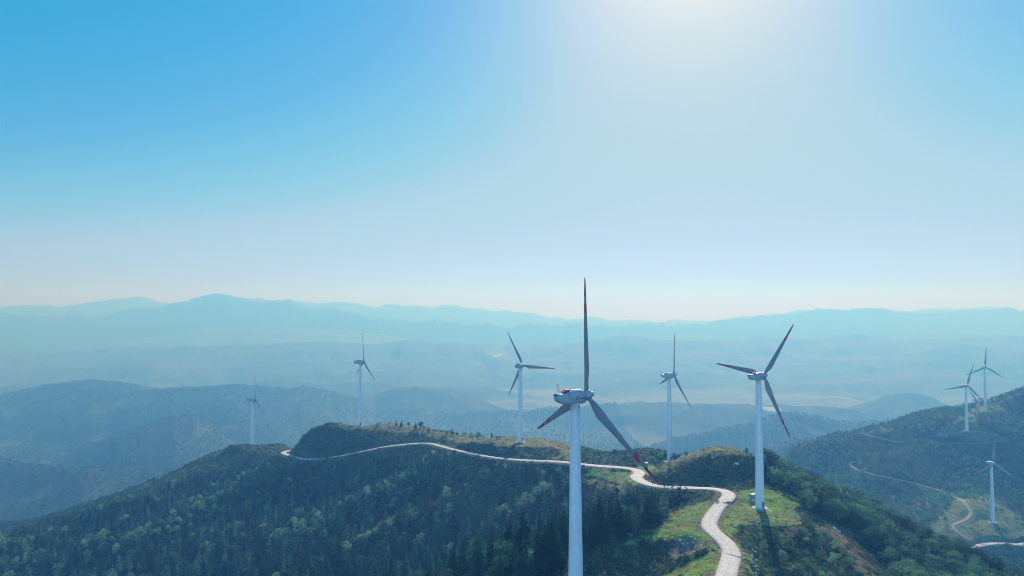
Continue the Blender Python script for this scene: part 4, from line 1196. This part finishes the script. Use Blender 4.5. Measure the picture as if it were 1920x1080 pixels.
SKY = [(743, 798, 15, 'c', 'thin upright conifer on the rounded hilltop skyline, left of the leaning one', 470, 0.6), (752, 800, 16, 'c', 'leaning conifer on the rounded hilltop skyline', 470, 0.8, (0, 0.28)),
       (730, 795, 8, 'c', 'tiny lone conifer on the skyline just left of the thin conifer', 470, 0.6), (766, 799, 8, 'b', 'small airy tree on the skyline between leaning conifer and dark clump', 470, 0.9),
       (779, 804, 16, 'c', 'dark pointed conifer at the left of the clump on the skyline', 470, 1.0), (788, 804, 14, 'b', 'bushy tree at the middle of the skyline clump', 470, 1.1),
       (797, 807, 9, 'b', 'low bush sloping off right of the skyline clump', 470, 1.3), (804, 809, 7, 'b', 'lowest bush at the right end of the skyline clump', 470, 1.5),
       (816, 812, 7, 'b', 'small round bush alone on the grassy crest', 450, 1.2), (837, 814, 7, 'c', 'short conifer left of the taller pair on the grassy crest', 440, 1.1),
       (848, 814, 13, 'c', 'tallest conifer of the three on the grassy crest', 440, 0.9), (857, 815, 9, 'c', 'shorter conifer right beside the tallest of three on the crest', 440, 1.1),
       (871, 817, 7, 'b', 'low dark thicket bush left end on the crest before the dry pad', 440, 1.8), (884, 819, 8, 'b', 'low dark thicket bush middle on the crest before the dry pad', 440, 1.7),
       (896, 819, 12, 'b', 'highest dark thicket bush on the crest before the dry pad', 440, 1.3), (905, 820, 8, 'b', 'dark thicket bush right end on the crest before the dry pad', 440, 1.4),
       (922, 820, 12, 'c', 'single conifer on the crest left of the mid-ridge turbine', 430, 0.9), (1102, 846, 12, 'c', 'single conifer right of the biggest tower on the ridge crest', 410, 0.9),
       (1152, 852, 11, 'p', 'small flat-topped pine on the dark mound skyline', 400, 0.9), (1164, 851, 7, 'c', 'left of two tiny conifers on the dark mound', 400, 0.8), (1171, 851, 7, 'c', 'right of two tiny conifers on the dark mound', 400, 0.8),
       (1238, 862, 16, 'f', 'bright green bushy tree left of the turbine behind the knoll', 395, 0.9), (1268, 870, 21, 'p', 'layered pine right beside the turbine tower behind the knoll', 380, 0.9), (1277, 868, 15, 'p', 'spreading pine with long level branch right of the layered pine', 380, 1.3), (1286, 862, 9, 'b', 'small dark bush on the knoll skyline right of the pines', 330, 1.2),
       (1400, 853, 14, 'f', 'green bushy tree on top of the knoll beside the second turbine', 300, 0.8), (1458, 876, 30, 't', 'tall tiered conifer rising alone right of the turbine on the grass pad', 290, 0.75)]
for s in SKY: skyline(*s)
p = at(1155, 1047); tree('green_shrub', FRESH, (p[0], p[1], p[2] + CZ), 3.0, 1.0, 'bright fresh green shrub on the spur between the biggest tower and the road', 'shrub', 'fresh green shrubs')
p = at(1147, 1054); tree('green_shrub', FRESH, (p[0], p[1], p[2] + CZ), 2.0, 1.1, 'smaller bright green shrub just below the bigger one on the spur', 'shrub', 'fresh green shrubs')

# ---- scatter of the woods
TOWERPAD = [(b[0], b[1]) for _, b, *_ in TURB]
def scatter(x0, x1, y0, y1, step, seed):
    rg = np.random.default_rng(seed)
    xs, ys = np.meshgrid(np.arange(x0, x1, step), np.arange(y0, y1, step))
    xs = (xs + rg.uniform(-0.5, 0.5, xs.shape) * step).ravel(); ys = (ys + rg.uniform(-0.5, 0.5, ys.shape) * step).ravel()
    return xs, ys, rg
def near_cells(arr, X, Y):
    fi = np.clip(np.rint((X / Y - U[0]) / (U[1] - U[0])), 0, NU - 1).astype(int)
    fj = np.clip(np.rint(np.interp(Y, YR, np.arange(NJ))), 0, arr.shape[0] - 1).astype(int)
    return arr[fj, fi]
def clear_of(X, Y, road=5.0, tr=3.0, towers=7.0):
    k = (near_cells(ROADD, X, Y) > road) & (near_cells(TRD, X, Y) > tr)
    for tx, ty in TOWERPAD: k &= np.hypot(X - tx, Y - ty) > towers
    return k

WOOD = [(560, 873), (640, 868), (700, 856), (800, 848), (850, 858), (900, 870), (1060, 882), (1100, 912), (1190, 925), (1232, 932), (1300, 932), (1255, 958), (1235, 985), (1150, 1012), (1095, 1040), (1070, 1120), (-120, 1140), (-120, 1040), (100, 985), (260, 930), (330, 905), (400, 880), (480, 870)]
SLOPE = [(1425, 868), (1445, 872), (1500, 905), (1600, 950), (1700, 1000), (1960, 1120), (1700, 1140), (1680, 1080), (1620, 1005), (1560, 975), (1508, 955), (1495, 930), (1450, 912)]
LOWR = [(1430, 1020), (1460, 1012), (1520, 1000), (1545, 1000), (1590, 1050), (1620, 1100), (1470, 1120), (1440, 1060)]
X, Y, rg = scatter(-480, 130, 170, 680, 3.25, 101)
Zg = grid_z(X, Y); qx_, qy_ = proj(X, Y, Zg)
dens = fbm(X / 35, Y / 35, 301, 3)
keep = inpoly(qx_, qy_, WOOD) & clear_of(X, Y, 5.5) & (near_cells(np.pad(open_, ((0, NJ - J), (0, 0))), X, Y) < 0.5) & (rg.uniform(size=len(X)) < np.clip(0.82 + dens * 1.2, 0.3, 1)) & (Y > 195)
W = np.stack([X, Y, Zg, qx_, qy_, dens], 1)[keep]
X, Y, rg2 = scatter(60, 330, 170, 345, 3.1, 102)
Zg = grid_z(X, Y); qx_, qy_ = proj(X, Y, Zg)
keep = (inpoly(qx_, qy_, SLOPE)) & clear_of(X, Y, 7.0, 3, 12) & (near_cells(np.pad(open_, ((0, NJ - J), (0, 0))), X, Y) < 0.5) & (Y > 190)
S = np.stack([X, Y, Zg, qx_, qy_, np.full(len(X), 1.0)], 1)[keep]
keep2 = inpoly(qx_, qy_, LOWR) & (near_cells(np.pad(open_, ((0, NJ - J), (0, 0))), X, Y) < 0.5) & (rg2.uniform(size=len(X)) < 0.6)
S2 = np.stack([X, Y, Zg, qx_, qy_, np.full(len(X), 0.5)], 1)[keep2]

def merged(name, items, protos, seed, label, cat, group=None):
    """items: x,y,z,h,wide,variant,(r,g,b) -> ONE mesh of leafy sprays"""
    rg = np.random.default_rng(seed)
    VV, CC = [], []
    for k, arr in enumerate(protos):
        sel = [i for i in items if i[5] == k]
        if not sel: continue
        a = np.array([i[:5] for i in sel], float); colr = np.array([i[6] for i in sel], float)
        th = rg.uniform(0, 6.28, len(a)); c_, s_ = np.cos(th), np.sin(th)
        hw = (a[:, 3] * a[:, 4])[:, None]
        vx = (arr[None, :, 0] * c_[:, None] - arr[None, :, 1] * s_[:, None]) * hw + a[:, 0:1]
        vy = (arr[None, :, 0] * s_[:, None] + arr[None, :, 1] * c_[:, None]) * hw + a[:, 1:2]
        vz = arr[None, :, 2] * a[:, 3:4] + a[:, 2:3] + CZ
        VV.append(np.stack([vx, vy, vz], -1).reshape(-1, 3))
        j = rg.uniform(0.8, 1.2, (len(a), len(arr) // 4)).repeat(4, 1)
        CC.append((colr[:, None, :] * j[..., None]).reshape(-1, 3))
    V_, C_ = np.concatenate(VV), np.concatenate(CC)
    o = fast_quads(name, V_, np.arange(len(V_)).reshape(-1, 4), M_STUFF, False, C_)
    tag(o, label, cat, group, 'stuff')
    return o

CLO = [conifer_arrays(200 + s, 11, 6, s % 2 == 0, [0, 0.03, -0.03, 0][s], [0.26, 0.31, 0.24, 0.34][s], 0.05) for s in range(4)]
BLO = [broad_arrays(220 + s, 9, 20, 0.115, [0.42, 0.46, 0.38, 0.5][s], 0.2) for s in range(4)]
PROT = CLO + BLO

tall, rest = [], []
TONE = {}
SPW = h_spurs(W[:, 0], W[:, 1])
for k in range(len(W)):
    x, y, z, px, py, dn = W[k]
    spur = fbm(np.array([x / 22]), np.array([y / 22]), 310, 2)[0]
    con = random.random() < (0.92 if spur + 0.13 * SPW[k] < 0.38 else 0.3)
    base = np.interp(py, [850, 900, 960, 1040, 1090], [4.0, 6.2, 9.2, 12.5, 13.5])
    if random.random() < np.interp(py, [900, 1090], [0.0, 0.45]): continue
    h = base * random.uniform(0.6, 1.25) * (1.0 if con else 0.66) * np.interp(px, [250, 650], [0.78, 1.0])
    tall.append((h / y * (1 if py - h / y * F < 1085 else 0.0) * (0 < px < 1920), con, x, y, z, h, px, py))
    TONE[(x, y)] = float(np.clip(1.0 + 0.13 * SPW[k], 0.45, 1.9))  # sunlit spurs and shaded gullies painted into the leaf tone
for L_, hh in ((S, (4.6, 9.0)), (S2, (2.2, 4.0))):
    for k in range(len(L_)):
        x, y, z, px, py, dn = L_[k]
        con = random.random() < 0.12
        h = random.uniform(*hh)
        tall.append((h / y * (1 if py - h / y * F < 1085 else 0.0) * (0 < px < 1920), con, x, y, z, h, px, py))
tall.sort(key=lambda t: -t[0])
cnt = {True: 0, False: 0}; LIM = {True: 290, False: 270}
def zone(px, py):
    if px > 1420:
        return ('on the steep slope below the grass pad' if py > 985 and px < 1640 else 'on the steep wooded slope dropping away right of the grass pad')
    if px > 1085: return 'in the hollow between the biggest tower and the road'
    if px > 700: return 'low on the wooded hillside left of the biggest tower'
    if px > 350: return 'at the foot of the wooded hillside under the rounded hill'
    return 'on the wooded slope falling to the lower left'
for vis, con, x, y, z, h, px, py in tall:
    if vis > 0 and cnt[con] < LIM[con]:
        cnt[con] += 1
        size = 'tall' if h > 6.6 else ('medium-sized' if h > 4.6 else 'small')
        if con:
            tree('conifer_tree', CONI_HI[random.randrange(6)], (x, y, z + CZ - 0.1), h, random.uniform(0.85, 1.25), '%s dark green conifer %s' % (size, zone(px, py)), 'tree', '%s conifers %s' % (size, zone(px, py)), (random.uniform(-0.05, 0.05), random.uniform(-0.05, 0.05)))
        else:
            tree('broadleaf_tree', BROAD_HI[random.randrange(6)], (x, y, z + CZ - 0.1), h, random.uniform(0.9, 1.35), '%s leafy broad-crowned tree %s' % (size, zone(px, py)), 'tree', '%s broadleaf trees %s' % (size, zone(px, py)))
    else:
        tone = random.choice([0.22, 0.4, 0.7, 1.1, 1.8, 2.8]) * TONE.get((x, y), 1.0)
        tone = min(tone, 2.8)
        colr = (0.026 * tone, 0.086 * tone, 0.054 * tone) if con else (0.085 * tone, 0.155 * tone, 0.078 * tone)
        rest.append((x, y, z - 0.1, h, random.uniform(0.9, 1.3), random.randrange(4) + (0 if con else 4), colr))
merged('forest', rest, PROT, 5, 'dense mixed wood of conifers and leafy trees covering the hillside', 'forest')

# ---- undergrowth: shrubs on banks, knoll, spurs and slopes
SH = [shrub_arrays(400 + s, 34, 0.30) for s in range(4)]
und = []
def under(x0, x1, y0, y1, step, seed, hr, dens=1.0, lim=None):
    X, Y, rg = scatter(x0, x1, y0, y1, step, seed)
    Zg = grid_z(X, Y); px, py = proj(X, Y, Zg)
    op = near_cells(np.pad(open_, ((0, NJ - J), (0, 0))), X, Y)
    dr = near_cells(np.pad(m_dry, ((0, NJ - J), (0, 0))), X, Y)
    k = (clear_of(X, Y, 4.6, 2.6, 6.0) | (clear_of(X, Y, 2.7, 2.6, 6.0) & (Y > 385) & (vnoise(X / 9, Y / 9, 555) > 0.5))) & (px > -60) & (px < 1980) & (py < 1110) & (rg.uniform(size=len(X)) < np.where(op > 0.5, np.where(dr > 0.5, 0.7, np.where(near_cells(np.pad(m_soil, ((0, NJ - J), (0, 0))), X, Y) > 0.5, 0.5, 0.13)), dens))
    q = near_cells(qd, X, Y); k &= q > 1
    X, Y, Zg = X[k], Y[k], Zg[k]; op = op[k]; dr = dr[k]
    v_ = fbm(X / 14, Y / 14, 500, 3)
    for i in range(len(X)):
        t = random.uniform(0.7, 1.35); g = v_[i]
        base = (0.030, 0.085, 0.042) if g < 0 else ((0.07, 0.15, 0.060) if g < 0.3 else (0.13, 0.17, 0.075))
        if dr[i] > 0.5: base = (0.15, 0.145, 0.06) if g < 0.2 else (0.20, 0.16, 0.085)
        h = random.uniform(*hr) * (0.5 if op[i] > 0.5 else 1)
        und.append((X[i], Y[i], Zg[i] - 0.1, h, random.uniform(0.9, 1.5), random.randrange(4), tuple(c_ * t for c_ in base)))
under(-60, 260, 178, 330, 1.9, 601, (0.7, 1.7), 0.85)
under(-260, 140, 330, 560, 2.6, 602, (0.8, 2.0), 0.85)
under(-420, -120, 430, 700, 4.0, 603, (1.2, 2.8), 0.8)
merged('undergrowth', und, SH, 6, 'low shrubs and bracken covering banks, knoll and clearings', 'shrubs')

# ---- grass tufts on the open ground
def tuft(seed):
    rg = np.random.default_rng(seed); v = []
    for q in range(7):
        a = rg.uniform(0, 6.28); o = np.array([rg.uniform(-0.4, 0.4), rg.uniform(-0.4, 0.4), 0])
        d = np.array([0.5 * math.cos(a), 0.5 * math.sin(a), 0.8]); s = np.array([-math.sin(a), math.cos(a), 0])
        v += kite(o, d, s, rg.uniform(0.6, 1.1), 0.09, 0.1)
    return np.array(v)
TU = [tuft(s) for s in range(4)]
X, Y, rg = scatter(20, 160, 178, 300, 0.62, 701)
op = near_cells(np.pad(np.maximum(m_grass, m_soil * 0.3), ((0, NJ - J), (0, 0))), X, Y)
k = (rg.uniform(size=len(X)) < op * 0.9) & clear_of(X, Y, 3.5, 3, 4.5)
X, Y = X[k], Y[k]; Zg = grid_z(X, Y)
gv_ = fbm(X / 9, Y / 9, 93, 3) * 1.6 + 0.1
gi = []
for i in range(len(X)):
    t = random.uniform(0.75, 1.3)
    b_ = (0.26, 0.235, 0.10) if random.random() < gv_[i] * 0.7 else (0.19, 0.35, 0.055)
    gi.append((X[i], Y[i], Zg[i] - 0.03, random.uniform(0.18, 0.45), 1.2, random.randrange(4), tuple(c_ * t for c_ in b_)))
merged('grass', gi, TU, 7, 'short green and dry grass on the pad and road verges', 'grass')

# ---- trees of the hazy right hill and the far mountains, tiny in the picture
BL2 = [broad_arrays(260 + s, 4, 9, 0.26, 0.5, 0.2) for s in range(4)]
X, Y, rg = scatter(200, 760, 430, 900, 4.6, 801)
Zg = grid_z(X, Y); px, py = proj(X, Y, Zg)
op = near_cells(np.pad(open_, ((0, NJ - J), (0, 0))), X, Y)
k = clear_of(X, Y, 5, 4, 10) & (px > 1380) & (px < 2000) & (rg.uniform(size=len(X)) < np.where(op < 0.5, 0.9, 0.16))
far_items = []
for x, y, z, d_ in zip(X[k], Y[k], Zg[k], fbm(X[k] / 60, Y[k] / 60, 811, 3)):
    t = random.uniform(0.7, 1.4) * (1 + d_ * 0.7)
    far_items.append((x, y, z - 0.2, random.uniform(2.0, 4.5) * (1.0 + 0.5 * d_), random.uniform(0.9, 1.4), random.randrange(4), (0.075 * t, 0.185 * t, 0.085 * t)))
X, Y, rg = scatter(-620, -330, 640, 960, 5.0, 803)
Zg = grid_z(X, Y); px, py = proj(X, Y, Zg)
k = (px > -80) & (px < 460) & clear_of(X, Y, 5, 4, 12)
for x, y, z in zip(X[k], Y[k], Zg[k]):
    t = random.uniform(0.7, 1.3)
    far_items.append((x, y, z - 0.2, random.uniform(3.0, 6.5), random.uniform(0.7, 1.1), random.randrange(4), (0.036 * t, 0.080 * t, 0.044 * t)))
merged('far_wood', far_items, BL2, 8, 'scrubby woodland covering the hazy hills beside the main ridge', 'woodland')
BL3 = [broad_arrays(280 + s, 2, 6, 0.45, 0.5, 0.2) for s in range(4)]
mi = []
for x0, x1, y0, y1, st, sd in ((-2200, 420, 1050, 2950, 13.5, 821), (420, 1500, 1150, 2150, 13, 822)):
    X, Y, rg = scatter(x0, x1, y0, y1, st, sd)
    Zg = grid_z(X, Y); px, py = proj(X, Y, Zg)
    k = (px > -60) & (px < 1980) & (py < 1000)
    dd = fbm(X / 70, Y / 70, 97, 3)
    k &= dd < 0.4
    for x, y, z, d_ in zip(X[k], Y[k], Zg[k], dd[k]):
        t = random.uniform(0.7, 1.4) * (1 + 0.6 * d_)
        mi.append((x, y, z - 0.5, random.uniform(4, 7.5), random.uniform(0.9, 1.5), random.randrange(4), (0.044 * t, 0.088 * t, 0.042 * t)))
merged('mountain_wood', mi, BL3, 9, 'far-off forest canopy covering the hazy blue mountains', 'forest')

# ------------------------------------------------------------------ haze
hz = MB(); hz.box((0, 5100, CZ - 116), (25000, 12200, 872))
haze = hz.build('haze', [])
hm = bpy.data.materials.new('haze_air'); hm.use_nodes = True
hn, hl = hm.node_tree.nodes, hm.node_tree.links
hn.clear()
ho = hn.new('ShaderNodeOutputMaterial'); hv = hn.new('ShaderNodeVolumePrincipled')
hv.inputs['Color'].default_value = HAZE_COLOR + (1,)
hv.inputs['Absorption Color'].default_value = (1, 1, 1, 1)
hv.inputs['Density'].default_value = HAZE_DENSITY
hv.inputs['Anisotropy'].default_value = HAZE_G
hl.new(hv.outputs[0], ho.inputs['Volume'])
haze.data.materials.append(hm)
tag(haze, 'pale blue haze filling the valley air', 'haze', None, 'stuff')
print('individual trees', cnt, 'forest', len(rest), 'under', len(und), 'grass', len(gi), 'far', len(far_items), len(mi))
